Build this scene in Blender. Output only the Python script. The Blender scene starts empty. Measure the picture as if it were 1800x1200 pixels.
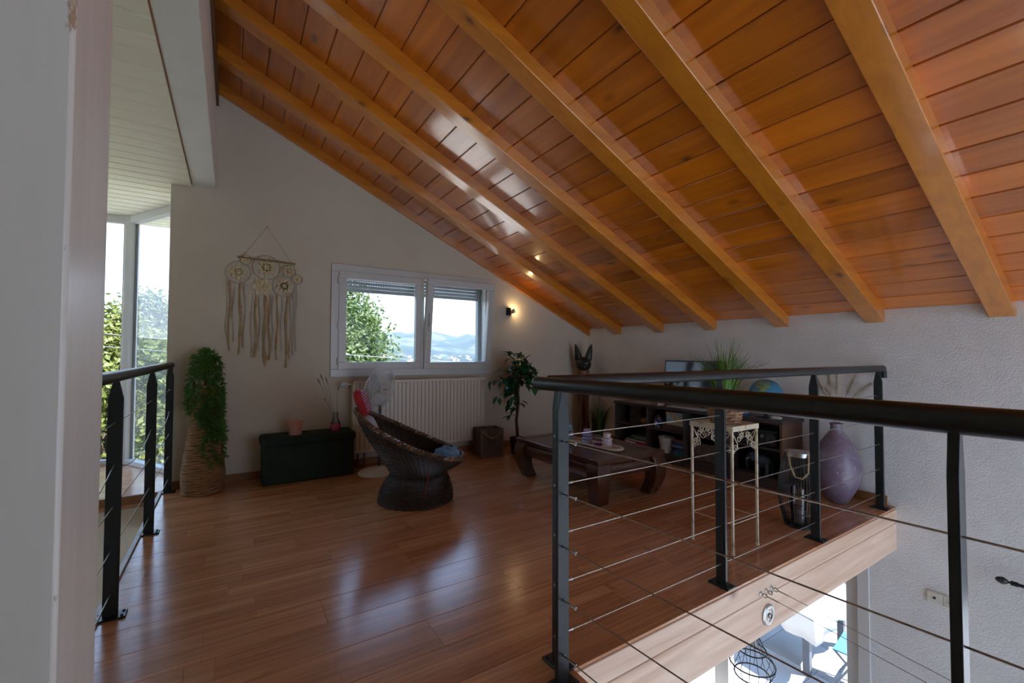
import bpy, bmesh, math, random
from mathutils import Vector, Matrix, Euler
random.seed(7)
R = math.radians
sc = bpy.context.scene
C = sc.collection

# ------------------------------------------------------------------ camera, sky, sun, exposure
cam_d = bpy.data.cameras.new('camera'); cam = bpy.data.objects.new('camera', cam_d); C.objects.link(cam)
cam_d.sensor_width = 36.0; cam_d.lens = 770.0 / 1800.0 * 36.0; cam_d.clip_start = 0.02; cam_d.clip_end = 9000
YAW, PITCH, ROLL = R(32.615), R(1.562), R(0.191)
fw = Vector((math.sin(YAW) * math.cos(PITCH), math.cos(YAW) * math.cos(PITCH), math.sin(PITCH)))
rt0 = Vector((math.cos(YAW), -math.sin(YAW), 0)); up0 = rt0.cross(fw)
rt = rt0 * math.cos(ROLL) + up0 * math.sin(ROLL); up = up0 * math.cos(ROLL) - rt0 * math.sin(ROLL)
cam.matrix_world = Matrix(((rt.x, up.x, -fw.x, 0), (rt.y, up.y, -fw.y, 0), (rt.z, up.z, -fw.z, 1.10), (0, 0, 0, 1)))
sc.camera = cam

world = bpy.data.worlds.new('sky'); sc.world = world; world.use_nodes = True
wn = world.node_tree.nodes; wl = world.node_tree.links; wn.clear()
wo = wn.new('ShaderNodeOutputWorld'); wb = wn.new('ShaderNodeBackground'); wc = wn.new('ShaderNodeTexCoord')
ws = wn.new('ShaderNodeSeparateXYZ'); wr = wn.new('ShaderNodeValToRGB')
wl.new(wc.outputs['Generated'], ws.inputs[0]); wl.new(ws.outputs['Z'], wr.inputs[0]); wl.new(wr.outputs[0], wb.inputs[0]); wl.new(wb.outputs[0], wo.inputs[0])
wr.color_ramp.elements[0].position = 0.0; wr.color_ramp.elements[0].color = (0.68, 0.81, 1.0, 1)
wr.color_ramp.elements[1].position = 0.75; wr.color_ramp.elements[1].color = (0.24, 0.48, 1.0, 1)
e = wr.color_ramp.elements.new(0.18); e.color = (0.52, 0.72, 1.0, 1)
wb.inputs[1].default_value = 1.30

sun_d = bpy.data.lights.new('sun_offscreen', 'SUN'); sun = bpy.data.objects.new('sun_offscreen', sun_d); C.objects.link(sun)
sun_d.energy = 8.0; sun_d.angle = R(0.6); sun_d.color = (1.0, 0.97, 0.93)
sun.rotation_euler = Vector((-0.38, 0.42, -0.82)).to_track_quat('-Z', 'Y').to_euler()

sc.view_settings.view_transform = 'Standard'; sc.view_settings.look = 'None'
sc.view_settings.exposure = 1.5; sc.view_settings.gamma = 1.0; sc.view_settings.use_curve_mapping = False
sc.cycles.use_denoising = True
sc.cycles.max_bounces = 10; sc.cycles.diffuse_bounces = 6; sc.cycles.glossy_bounces = 4; sc.cycles.transmission_bounces = 6; sc.cycles.transparent_max_bounces = 12
sc.cycles.caustics_reflective = False; sc.cycles.caustics_refractive = False
sc.cycles.sample_clamp_indirect = 6.0

# ------------------------------------------------------------------ materials
def _nt(name):
    m = bpy.data.materials.new(name); m.use_nodes = True
    nt = m.node_tree; b = nt.nodes['Principled BSDF']
    return m, nt, b
def mix(nt, fac, a, b, mode='MIX'):
    n = nt.nodes.new('ShaderNodeMix'); n.data_type = 'RGBA'; n.blend_type = mode
    for s, v in ((n.inputs[0], fac), (n.inputs[6], a), (n.inputs[7], b)):
        if hasattr(v, 'is_output'): nt.links.new(v, s)
        elif isinstance(v, (int, float)): s.default_value = v
        else: s.default_value = (*v, 1) if len(v) == 3 else v
    return n.outputs[2]
def coords(nt, scale=(1, 1, 1), rand=False, space='Object'):
    tc = nt.nodes.new('ShaderNodeTexCoord'); src = tc.outputs[space]
    if rand:
        oi = nt.nodes.new('ShaderNodeObjectInfo'); ml = nt.nodes.new('ShaderNodeMath'); ml.operation = 'MULTIPLY'; ml.inputs[1].default_value = 37.0
        nt.links.new(oi.outputs['Random'], ml.inputs[0])
        va = nt.nodes.new('ShaderNodeVectorMath'); va.operation = 'ADD'; nt.links.new(src, va.inputs[0]); nt.links.new(ml.outputs[0], va.inputs[1]); src = va.outputs[0]
    mp = nt.nodes.new('ShaderNodeMapping'); mp.inputs['Scale'].default_value = scale; nt.links.new(src, mp.inputs[0])
    return mp.outputs[0]
def noise(nt, vec, scale=5, detail=4, rough=.5, dist=0):
    n = nt.nodes.new('ShaderNodeTexNoise'); n.inputs['Scale'].default_value = scale; n.inputs['Detail'].default_value = detail
    n.inputs['Roughness'].default_value = rough; n.inputs['Distortion'].default_value = dist
    nt.links.new(vec, n.inputs['Vector']); return n.outputs['Fac']
def ramp(nt, fac, stops):
    r = nt.nodes.new('ShaderNodeValToRGB'); nt.links.new(fac, r.inputs[0])
    el = r.color_ramp.elements
    while len(el) < len(stops): el.new(0.5)
    for e_, (p, c) in zip(el, stops): e_.position = p; e_.color = (*c, 1) if len(c) == 3 else c
    return r.outputs[0]
def bump(nt, b, h, strength=.3, dist=.01):
    n = nt.nodes.new('ShaderNodeBump'); n.inputs['Strength'].default_value = strength; n.inputs['Distance'].default_value = dist
    nt.links.new(h, n.inputs['Height']); nt.links.new(n.outputs[0], b.inputs['Normal'])
def M(name, c, c2=None, scale=8, rough=.5, metal=0, bmp=0, bscale=80, bdist=.004, stretch=(1, 1, 1), coat=0, rand=False, lo=.35, hi=.65):
    m, nt, b = _nt(name)
    b.inputs['Roughness'].default_value = rough; b.inputs['Metallic'].default_value = metal; b.inputs['Coat Weight'].default_value = coat
    if c2 is None: c2 = tuple(x * .82 for x in c)
    v = coords(nt, stretch, rand)
    f = noise(nt, v, scale)
    nt.links.new(ramp(nt, f, [(lo, c), (hi, c2)]), b.inputs['Base Color'])
    if bmp: bump(nt, b, noise(nt, v, bscale, 3), bmp, bdist)
    return m
def wood(name, light, dark, axis=1, rough=.35, knots=.5, var=.35, coat=.0, grain=1.0, knotcol=(.09, .03, .008), bm=.08):
    m, nt, b = _nt(name)
    s = [14 * grain] * 3; s[axis] = 0.9 * grain
    v = coords(nt, tuple(s), True)
    g = noise(nt, v, 1.0, 6, .6, .6)
    col = ramp(nt, g, [(.28, dark), (.5, tuple((a + c) / 2 for a, c in zip(light, dark))), (.72, light)])
    oi = nt.nodes.new('ShaderNodeObjectInfo')
    hs = nt.nodes.new('ShaderNodeHueSaturation'); mr = nt.nodes.new('ShaderNodeMapRange'); mr.inputs['To Min'].default_value = 1 - var; mr.inputs['To Max'].default_value = 1 + var * .6
    nt.links.new(oi.outputs['Random'], mr.inputs[0]); nt.links.new(mr.outputs[0], hs.inputs['Value']); nt.links.new(col, hs.inputs['Color']); col = hs.outputs[0]
    if knots:
        ks = [5.0] * 3; ks[axis] = 2.4
        kv = coords(nt, tuple(ks), True)
        vo = nt.nodes.new('ShaderNodeTexVoronoi'); vo.inputs['Scale'].default_value = 1.0; nt.links.new(kv, vo.inputs['Vector'])
        k = ramp(nt, vo.outputs['Distance'], [(.03, (1, 1, 1)), (.085, (.45, .45, .45)), (.16, (0, 0, 0))])
        kn = noise(nt, kv, .9, 1)
        sel = ramp(nt, kn, [(.42, (0, 0, 0)), (.50, (knots, knots, knots))])
        kf = mix(nt, 1.0, k, sel, 'MULTIPLY')
        col = mix(nt, kf, col, knotcol)
    nt.links.new(col, b.inputs['Base Color']); b.inputs['Roughness'].default_value = rough; b.inputs['Coat Weight'].default_value = coat; b.inputs['Coat Roughness'].default_value = .13; b.inputs['Coat IOR'].default_value = 1.7
    if bm: bump(nt, b, g, bm, .003)
    return m
def glass(name, tint=(1, 1, 1), refl=1.0):
    m = bpy.data.materials.new(name); m.use_nodes = True; nt = m.node_tree; nt.nodes.clear()
    o = nt.nodes.new('ShaderNodeOutputMaterial'); mx = nt.nodes.new('ShaderNodeMixShader'); t = nt.nodes.new('ShaderNodeBsdfTransparent'); g = nt.nodes.new('ShaderNodeBsdfGlossy')
    fr = nt.nodes.new('ShaderNodeFresnel'); fr.inputs[0].default_value = 1.45; g.inputs['Roughness'].default_value = .02; t.inputs[0].default_value = (*tint, 1)
    ml = nt.nodes.new('ShaderNodeMath'); ml.operation = 'MULTIPLY'; ml.inputs[1].default_value = refl; nt.links.new(fr.outputs[0], ml.inputs[0])
    nt.links.new(ml.outputs[0], mx.inputs[0]); nt.links.new(t.outputs[0], mx.inputs[1]); nt.links.new(g.outputs[0], mx.inputs[2]); nt.links.new(mx.outputs[0], o.inputs[0])
    return m
def leafmat(name, a, b2, scale=3, trans=.35, rough=.45, rand=False):
    m = bpy.data.materials.new(name); m.use_nodes = True; nt = m.node_tree; b = nt.nodes['Principled BSDF']; o = nt.nodes['Material Output']
    c = ramp(nt, noise(nt, coords(nt, (1, 1, 1), rand), scale, 3), [(.33, a), (.67, b2)])
    nt.links.new(c, b.inputs['Base Color']); b.inputs['Roughness'].default_value = rough
    t = nt.nodes.new('ShaderNodeBsdfTranslucent'); nt.links.new(c, t.inputs[0]); mx = nt.nodes.new('ShaderNodeMixShader'); mx.inputs[0].default_value = trans
    nt.links.new(b.outputs[0], mx.inputs[1]); nt.links.new(t.outputs[0], mx.inputs[2]); nt.links.new(mx.outputs[0], o.inputs[0])
    return m
def emit(name, c, s):
    m, nt, b = _nt(name); b.inputs['Base Color'].default_value = (*c, 1); b.inputs['Emission Color'].default_value = (*c, 1); b.inputs['Emission Strength'].default_value = s
    return m

ceil_wood = wood('varnished_pine_boards', (.70, .20, .005), (.43, .108, .002), 1, .40, .9, .24, 1.0)
raft_wood = wood('varnished_pine_rafter', (.70, .25, .014), (.48, .15, .007), 0, .40, .85, .14, 1.0)
fasc_wood = wood('pine_beam', (.90, .68, .52), (.58, .35, .22), 0, .45, .85, .1, 0, 1.0, (.22, .10, .06), .15)
trim_wood = wood('stained_trim', (.34, .16, .06), (.22, .09, .03), 0, .45, 0, .1)
dark_trim = wood('dark_ridge_trim', (.16, .065, .015), (.09, .035, .01), 1, .4, 0, .1)
tbl_wood = wood('dark_teak', (.095, .034, .015), (.040, .013, .007), 1, .28, 0, .12, .3)
shelf_wood = wood('wenge_shelf', (.075, .05, .045), (.035, .024, .022), 1, .42, 0, .15)
crate_wood = wood('weathered_wood', (.16, .10, .06), (.07, .045, .03), 2, .7, .3, .2)
cat_wood = wood('carved_brown_wood', (.20, .075, .03), (.09, .03, .015), 2, .45, 0, .1)
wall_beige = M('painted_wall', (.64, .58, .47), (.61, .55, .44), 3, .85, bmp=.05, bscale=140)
wall_stucco = M('stucco_wall', (.76, .76, .75), (.71, .71, .70), 6, .9, bmp=.55, bscale=110, bdist=.008)
white_paint = M('white_painted_timber', (.84, .85, .78), (.79, .80, .73), 4, .5, bmp=.12, bscale=18, stretch=(1, 1, .2))
white_slat = M('white_ceiling_slat', (.90, .87, .68), (.86, .83, .64), 2, .45, stretch=(.5, 4, 1), rand=True)
upvc = M('white_window_plastic', (.62, .62, .60), (.59, .59, .57), 2, .3)
shutter_m = M('shutter_aluminium', (.42, .47, .47), (.37, .42, .42), 2, .45)
rad_m = M('radiator_enamel', (.68, .62, .53), (.64, .58, .49), 2, .35)
black_metal = M('black_painted_steel', (.012, .018, .020), (.008, .012, .014), 30, .32, bmp=.04, bscale=200)
steel = M('brushed_steel', (.55, .53, .50), (.42, .41, .39), 20, .3, 1.0)
cable_m = M('steel_cable', (.50, .46, .40), (.36, .33, .28), 60, .38, .9)
grey_strip = M('grey_edge_strip', (.42, .40, .38), (.32, .30, .28), 10, .4)
win_glass = glass('window_glass', (1, 1, 1), .3)
clear_glass = glass('clear_glass', (.97, .95, .95), 1.0)
dark_m = M('dark_gap', (.02, .012, .006), (.015, .01, .005), 4, .8)
grnd = M('pale_floor_tile', (.74, .73, .71), (.68, .67, .65), 3, .4)
terr_m = M('terrace_tile', (.30, .30, .30), (.25, .25, .25), 3, .6, rand=True)
gravel_m = M('bounce_gravel', (.50, .48, .42), (.42, .40, .35), 6, .9, bmp=.5, bscale=12)  # for the unseen ground, kept pale so sunlight bounces indoors
grass_m = M('lawn', (.16, .24, .05), (.10, .17, .03), .8, .9)

# laminate: three staggered strips printed on every plank
def laminate():
    m, nt, b = _nt('laminate_plank')
    tc = nt.nodes.new('ShaderNodeTexCoord'); oi = nt.nodes.new('ShaderNodeObjectInfo'); cx = nt.nodes.new('ShaderNodeCombineXYZ'); va = nt.nodes.new('ShaderNodeVectorMath')
    def mth(op, a, k):
        n = nt.nodes.new('ShaderNodeMath'); n.operation = op; nt.links.new(a, n.inputs[0]); n.inputs[1].default_value = k; return n.outputs[0]
    nt.links.new(mth('MULTIPLY', oi.outputs['Random'], 37.0), cx.inputs[0])
    nt.links.new(mth('MULTIPLY', mth('FLOOR', mth('MULTIPLY', oi.outputs['Random'], 61.0), 0), .1929), cx.inputs[1])
    nt.links.new(tc.outputs['Object'], va.inputs[0]); nt.links.new(cx.outputs[0], va.inputs[1]); v = va.outputs[0]
    br = nt.nodes.new('ShaderNodeTexBrick'); nt.links.new(v, br.inputs['Vector'])
    br.inputs['Scale'].default_value = 1.0; br.inputs['Brick Width'].default_value = .43; br.inputs['Row Height'].default_value = .0643; br.inputs['Mortar Size'].default_value = .0006
    br.inputs['Color1'].default_value = (.52, .25, .125, 1); br.inputs['Color2'].default_value = (.66, .36, .19, 1); br.inputs['Mortar'].default_value = (.36, .17, .085, 1); br.inputs['Bias'].default_value = 0.0
    br.offset = .37; br.offset_frequency = 1; br.squash = 1
    g = noise(nt, coords(nt, (1.1, 26, 26), True), 1.6, 6, .6, .4)
    gc = ramp(nt, g, [(.3, (.62, .58, .55)), (.7, (1.12, 1.08, 1.05))])
    nt.links.new(mix(nt, 1.0, br.outputs['Color'], gc, 'MULTIPLY'), b.inputs['Base Color'])
    b.inputs['Roughness'].default_value = .19; b.inputs['Specular IOR Level'].default_value = .65
    bump(nt, b, g, .03, .002)
    return m
lam = laminate()

# ------------------------------------------------------------------ mesh helpers
class MB:
    def __init__(s): s.v = []; s.f = []; s.mi = []; s.cur = 0
    def add(s, vs, fs):
        o = len(s.v); s.v += [tuple(p) for p in vs]; s.f += [tuple(i + o for i in f) for f in fs]; s.mi += [s.cur] * len(fs); return s
    def box(s, x0, x1, y0, y1, z0, z1, T=None):
        vs = [Vector((x, y, z)) for z in (z0, z1) for y in (y0, y1) for x in (x0, x1)]
        if T is not None: vs = [T @ p for p in vs]
        return s.add(vs, [(0, 2, 3, 1), (4, 5, 7, 6), (0, 1, 5, 4), (2, 6, 7, 3), (0, 4, 6, 2), (1, 3, 7, 5)])
    def tube(s, pts, r, n=8, closed=False, cap=True):
        pts = [Vector(p) for p in pts]; k = len(pts); rs = r if isinstance(r, (list, tuple)) else [r] * k
        vs = []; ref = None
        for i, p in enumerate(pts):
            a = pts[(i - 1) % k] if (closed or i > 0) else p; b = pts[(i + 1) % k] if (closed or i < k - 1) else p
            t = (b - a); t = t.normalized() if t.length > 1e-9 else Vector((0, 0, 1))
            if ref is None: ref = Vector((0, 0, 1)) if abs(t.z) < .9 else Vector((1, 0, 0))
            u = (ref - t * ref.dot(t))
            if u.length < 1e-5: u = t.orthogonal()
            u.normalize(); ref = u; w = t.cross(u)
            for j in range(n):
                an = 2 * math.pi * j / n; vs.append(p + (u * math.cos(an) + w * math.sin(an)) * rs[i])
        fs = []
        for i in range(k if closed else k - 1):
            for j in range(n):
                a = i * n + j; b = i * n + (j + 1) % n; c = ((i + 1) % k) * n + (j + 1) % n; d = ((i + 1) % k) * n + j
                fs.append((a, b, c, d))
        if cap and not closed: fs += [tuple(range(n - 1, -1, -1)), tuple((k - 1) * n + j for j in range(n))]
        return s.add(vs, fs)
    def lathe(s, prof, n=24, c=(0, 0, 0), sx=1, sy=1, T=None):
        vs = []; c = Vector(c)
        for r, z in prof:
            for j in range(n):
                a = 2 * math.pi * j / n; p = Vector((r * sx * math.cos(a), r * sy * math.sin(a), z)) ; p = (T @ p) if T is not None else p; vs.append(c + p)
        fs = []
        for i in range(len(prof) - 1):
            for j in range(n): fs.append((i * n + j, i * n + (j + 1) % n, (i + 1) * n + (j + 1) % n, (i + 1) * n + j))
        if prof[0][0] > 1e-4: fs.append(tuple(range(n - 1, -1, -1)))
        if prof[-1][0] > 1e-4: fs.append(tuple((len(prof) - 1) * n + j for j in range(n)))
        return s.add(vs, fs)
    def prism(s, poly, f3, lo, hi):
        n = len(poly); vs = [f3(a, b, lo) for a, b in poly] + [f3(a, b, hi) for a, b in poly]
        fs = [tuple(range(n - 1, -1, -1)), tuple(range(n, 2 * n))] + [(i, (i + 1) % n, n + (i + 1) % n, n + i) for i in range(n)]
        return s.add(vs, fs)
    def ball(s, c, r, n=12, m=8, sc_=(1, 1, 1), T=None):
        prof = [(max(1e-5, r * math.sin(math.pi * i / m)), -r * math.cos(math.pi * i / m)) for i in range(m + 1)]
        S = Matrix.Diagonal((*sc_, 1)); S = (T @ S) if T is not None else S
        return s.lathe(prof, n, c, T=S)
    def mesh(s, name, mats, smooth=True, fix=True):
        me = bpy.data.meshes.new(name); me.from_pydata(s.v, [], s.f)
        for m in (mats if isinstance(mats, (list, tuple)) else [mats]): me.materials.append(m)
        if s.cur or any(s.mi): me.polygons.foreach_set('material_index', s.mi)
        if fix:
            bm = bmesh.new(); bm.from_mesh(me); bmesh.ops.recalc_face_normals(bm, faces=bm.faces); bm.to_mesh(me); bm.free()
        if smooth: me.shade_smooth(); me.set_sharp_from_angle(angle=R(38))
        me.update(); return me
    def build(s, name, mats, parent=None, loc=None, smooth=True, bevel=0, fix=True):
        o = bpy.data.objects.new(name, s.mesh(name, mats, smooth, fix)); C.objects.link(o)
        if parent is not None: o.parent = parent
        if loc is not None: o.location = loc
        if bevel:
            b = o.modifiers.new('bevel', 'BEVEL'); b.width = bevel; b.segments = 2; b.limit_method = 'ANGLE'; b.angle_limit = R(40)
        return o
def tag(o, label=None, cat=None, group=None, kind=None):
    for k, v in (('label', label), ('category', cat), ('group', group), ('kind', kind)):
        if v: o[k] = v
    return o
def thing(name, label, cat, loc=(0, 0, 0), rotz=0, group=None):
    o = bpy.data.objects.new(name, None); C.objects.link(o); o.location = loc; o.rotation_euler = (0, 0, rotz); o.empty_display_size = .1
    return tag(o, label, cat, group)
def inst(src, name, parent=None, loc=(0, 0, 0), rot=(0, 0, 0), scale=None):
    o = src.copy(); o.name = name; C.objects.link(o); o.parent = parent; o.location = loc; o.rotation_euler = rot
    if scale: o.scale = scale
    return o
def copy_tree(o, parent=None):
    c = o.copy(); C.objects.link(c)
    if parent is not None: c.parent = parent
    for ch in list(o.children): copy_tree(ch, c)
    return c
def struct(o, label, cat): return tag(o, label, cat, None, 'structure')
def L(a, b, t): return tuple(x + (y - x) * t for x, y in zip(a, b))

XR, YW = 4.06, 4.44          # right wall and window wall (inner faces)
YB = -2.2                    # rear gable wall behind the viewer
XL = -2.7                    # stairwell's outer wall
GZ = -2.5                    # ground floor
SL = .4667; ANG = math.atan(SL)
def zb(x): return 1.43 + SL * (XR - x)      # underside of the ceiling boards
# ------------------------------------------------------------------ roof slope: boards and rafters
XT = -.134                   # upper end of the slope, at the white ridge beam
f_xz = lambda a, b, h: (a, h, b)
def zt(x): return zb(x) + .06
m = MB(); m.prism([(XR + .34, zb(XR + .34) + .012), (XT - .2, zb(XT - .2) + .012), (XT - .2, zb(XT - .2) + .2), (XR + .34, zb(XR + .34) + .2)], f_xz, YB - 1.0, YW + .95)  # rear end extended as an unseen eave to keep sun off the gallery
ceiling = struct(m.build('ceiling', trim_wood, smooth=False), 'sloping ceiling of orange varnished pine boards between exposed rafters', 'ceiling')
ca, sa = math.cos(ANG), math.sin(ANG)
BP = .178                    # board pitch along the slope
def uv(u, n): return (-ca * u + sa * n, sa * u + ca * n)
bl = YW - YB
m = MB(); m.prism([uv(.002, .005), uv(.006, 0), uv(BP - .006, 0), uv(BP - .002, .005), uv(BP - .002, .016), uv(.002, .016)], lambda a, b, h: (a, h, b), 0, bl)
bo = m.build('board', ceil_wood, ceiling, (XR, YB, zb(XR)))
nb = int((XR - XT) / ca / BP) + 1
for i in range(1, nb): inst(bo, 'board', ceiling, (XR - ca * BP * i, YB, zb(XR) + sa * BP * i))
RD = .092
m = MB(); m.prism([(XR, zb(XR) - RD), (XT, zb(XT) - RD), (XT, zb(XT) + .005), (XR, zb(XR) + .005)], f_xz, -.059, .059)
rf = m.build('rafter', raft_wood, ceiling, (0, 3.895, 0), bevel=.004)
for y in (3.258, 2.628, 1.955, 1.294, .650, .01, -.63, -1.27, -1.91): inst(rf, 'rafter', ceiling, (0, y, 0))
m = MB(); m.prism([(XR, zb(XR) - RD), (XT, zb(XT) - RD), (XT, zb(XT) + .005), (XR, zb(XR) + .005)], f_xz, 4.40, YW)
m.build('rafter', raft_wood, ceiling, bevel=.003)

# white ridge beam, the wall over it and its dark trim
m = MB(); m.box(-.297, -.134, YB, YW + .0, 2.48, 2.80)
beam = struct(m.build('ridge_beam', white_paint, bevel=.006), 'long white painted ridge beam over the gallery', 'beam')
m = MB(); m.box(-.283, -.146, YB, YW, 2.80, 3.62)
struct(m.build('wall_ridge', white_paint), 'white wall strip above the painted ridge beam', 'wall')
m = MB(); m.box(-.146, -.126, YB, YW - .002, 3.19, 3.46)
struct(m.build('trim_1', dark_trim), 'dark brown trim board along the top of the rafters', 'trim')
# white slatted ceiling over stairwell and bay
m = MB(); m.box(XL - .3, -.29, YB - .3, 6.15, 2.482, 2.62)
cb = struct(m.build('ceiling_bay', trim_wood, smooth=False), 'flat white slatted ceiling over the stairwell and bay window', 'ceiling')
SP = .1353
m = MB(); m.prism([(.004, .009), (.009, 0), (SP - .009, 0), (SP - .004, .009), (SP - .004, .020), (.004, .020)], lambda a, b, h: (h, a, b), XL - .02, -.303)
sl0 = m.build('slat', white_slat, cb, (0, 2.273, 2.462))
for i in range(-22, 28):
    if i: inst(sl0, 'slat', cb, (0, 2.273 + SP * i, 2.462))
m = MB(); m.box(XL - .02, -.303, YB, 2.273 - 22 * SP + .0, 2.462, 2.482); m.build('slat_field', white_slat, cb)

# ------------------------------------------------------------------ walls
WX0, WX1, WZ0, WZ1 = .80, 2.53, .88, 1.945
m = MB()
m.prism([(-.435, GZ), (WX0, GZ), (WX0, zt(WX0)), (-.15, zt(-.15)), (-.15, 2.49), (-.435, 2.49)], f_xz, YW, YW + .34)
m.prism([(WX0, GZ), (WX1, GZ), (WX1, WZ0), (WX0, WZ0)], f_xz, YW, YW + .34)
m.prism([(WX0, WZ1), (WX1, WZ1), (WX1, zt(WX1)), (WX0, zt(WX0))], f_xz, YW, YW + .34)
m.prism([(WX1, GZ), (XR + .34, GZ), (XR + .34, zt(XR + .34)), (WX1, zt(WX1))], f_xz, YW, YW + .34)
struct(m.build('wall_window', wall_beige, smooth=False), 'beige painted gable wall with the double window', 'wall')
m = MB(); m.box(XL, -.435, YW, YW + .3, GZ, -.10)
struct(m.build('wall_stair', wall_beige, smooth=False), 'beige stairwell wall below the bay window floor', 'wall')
m = MB(); W = .34
for y0, y1, z0, z1 in ((YB, -1.15, GZ, 1.46), (-1.15, .35, GZ, -1.9), (-1.15, .35, -.42, 1.46), (.35, 1.36, GZ, 1.46), (1.36, 3.75, -.30, 1.46), (3.75, YW, GZ, 1.46)):
    m.box(XR, XR + W, y0, y1, z0, z1)
struct(m.build('wall_right', wall_stucco, smooth=False), 'rough white stucco side wall under the rafters', 'wall')
GX0, GX1, GZ0, GZ1 = 1.10, 3.97, GZ + .05, 1.42
m = MB()
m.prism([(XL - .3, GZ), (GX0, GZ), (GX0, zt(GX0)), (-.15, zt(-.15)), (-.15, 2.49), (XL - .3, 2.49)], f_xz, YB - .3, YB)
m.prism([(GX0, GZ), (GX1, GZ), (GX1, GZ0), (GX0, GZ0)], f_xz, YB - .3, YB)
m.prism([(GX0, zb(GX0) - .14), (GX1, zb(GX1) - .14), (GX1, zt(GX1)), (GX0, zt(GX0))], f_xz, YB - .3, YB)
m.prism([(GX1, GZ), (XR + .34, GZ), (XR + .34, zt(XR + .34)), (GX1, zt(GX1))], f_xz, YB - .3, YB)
struct(m.build('wall_rear', wall_beige, smooth=False), 'pale rear gable wall with tall unseen glazing', 'wall')
m = MB()
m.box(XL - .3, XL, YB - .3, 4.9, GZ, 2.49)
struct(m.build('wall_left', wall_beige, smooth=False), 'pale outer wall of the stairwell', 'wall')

# ------------------------------------------------------------------ floors
m = MB(); m.box(-.435, XR, 1.305, YW, -.30, -.0124); m.box(-.435, 1.0, .25, 1.305, -.30, -.0124); m.box(-.435, 1.02, YB, .25, -.30, 0)
floor = struct(m.build('floor', trim_wood, smooth=False), 'reddish brown laminate plank floor of the loft', 'floor')
PW, PL = .1929, 1.285
y1 = YW; row = 0
while y1 > .26:
    y0 = max(y1 - PW, .25)
    xmax = XR if y0 > 1.20 else (1.025 if y1 <= 1.215 else None)
    spans = [(y0, y1, xmax)] if xmax else [(1.195, y1, XR), (y0, 1.195, 1.025)]
    for (a, b, xm) in spans:
        x = -.435 - (row * .47) % PL
        while x < xm:
            xa, xb = max(x, -.435), min(x + PL, xm)
            if xb - xa > .02:
                p = MB(); g = .0006; ox = xa - x; oy = a - (y1 - PW)
                p.prism([(oy + g, 0), (oy + b - a - g, 0), (oy + b - a - g, .011), (oy + b - a - g - .0012, .0123), (oy + g + .0012, .0123), (oy + g, .011)], lambda u, w, h: (h, u, w), ox + g, ox + xb - xa - g)
                p.build('plank', lam, floor, (x, y1 - PW, -.0123), smooth=False, fix=False)
            x += PL
    y1 -= PW; row += 1
m = MB(); m.box(XL, XR, YB, YW, GZ - .2, GZ)
struct(m.build('floor_ground', grnd, smooth=False), 'pale tiled ground floor below the loft', 'floor')
# beam at the loft edge: two stacked timbers
edge = MB().box(1.03, XR, 1.19, 1.225, -.106, -.0125).build('trim_2', fasc_wood, bevel=.004)
struct(edge, 'pale pine beam of two stacked timbers along the loft edge', 'beam')
MB().box(1.03, XR, 1.192, 1.30, -.30, -.110).build('lower_timber', fasc_wood, edge, bevel=.005)
MB().box(1.035, XR, 1.208, 1.22, -.112, -.104).build('joint', fasc_wood, edge)
m = MB(); m.box(1.0, 1.03, YB, 1.225, -.30, -.0125)
struct(m.build('trim_3', trim_wood), 'dark wooden board along the gallery edge', 'trim')
m = MB(); m.box(-.462, -.436, YB, YW - .005, -.30, .012)
struct(m.build('trim_4', grey_strip, bevel=.003), 'grey edge strip along the stairwell opening', 'trim')
m = MB(); m.box(-.42, XR - .014, YW - .014, YW, 0, .068)
struct(m.build('baseboard_window', trim_wood, bevel=.003), 'brown wooden baseboard along the window wall', 'baseboard')
m = MB(); m.box(XR - .014, XR, 1.24, YW, 0, .068)
struct(m.build('baseboard_right', trim_wood, bevel=.003), 'brown wooden baseboard along the stucco wall', 'baseboard')

# ------------------------------------------------------------------ white painted post beside the viewer
def chipped():
    mt, nt, b = _nt('chipped_white_paint'); v = coords(nt, (1, 1, 1))
    base = ramp(nt, noise(nt, coords(nt, (9, 9, .9)), 2.2, 5), [(.3, (.80, .81, .75)), (.7, (.87, .88, .84))])
    sp = nt.nodes.new('ShaderNodeSeparateXYZ'); nt.links.new(v, sp.inputs[0])
    mr = nt.nodes.new('ShaderNodeMapRange'); nt.links.new(sp.outputs[0], mr.inputs[0]); mr.inputs['From Min'].default_value = .070; mr.inputs['From Max'].default_value = .0812
    my = nt.nodes.new('ShaderNodeMapRange'); nt.links.new(sp.outputs[1], my.inputs[0]); my.inputs['From Min'].default_value = -.066; my.inputs['From Max'].default_value = -.0752
    ed = mix(nt, 1.0, mr.outputs[0], my.outputs[0], 'MULTIPLY')
    n = noise(nt, coords(nt, (22, 22, 7)), 1.6, 6, .7)
    ad = mix(nt, 1.0, n, mix(nt, .82, ed, (0, 0, 0)), 'ADD')
    chip = ramp(nt, ad, [(.70, (0, 0, 0)), (.74, (1, 1, 1))])
    col = mix(nt, chip, base, ramp(nt, noise(nt, v, 30, 3), [(.4, (.42, .24, .10)), (.6, (.62, .55, .46))]))
    nt.links.new(col, b.inputs['Base Color']); b.inputs['Roughness'].default_value = .22
    bump(nt, b, noise(nt, coords(nt, (30, 30, 3)), 1.5, 5), .15, .003); return mt
m = MB(); m.box(-.0815, .0815, -.0755, .0755, 0, 2.482)
po = m.build('timber_post', chipped(), None, (-.2155, .6585, 0), bevel=.004)
struct(po, 'white painted square timber post with chipped edges', 'post')

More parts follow.
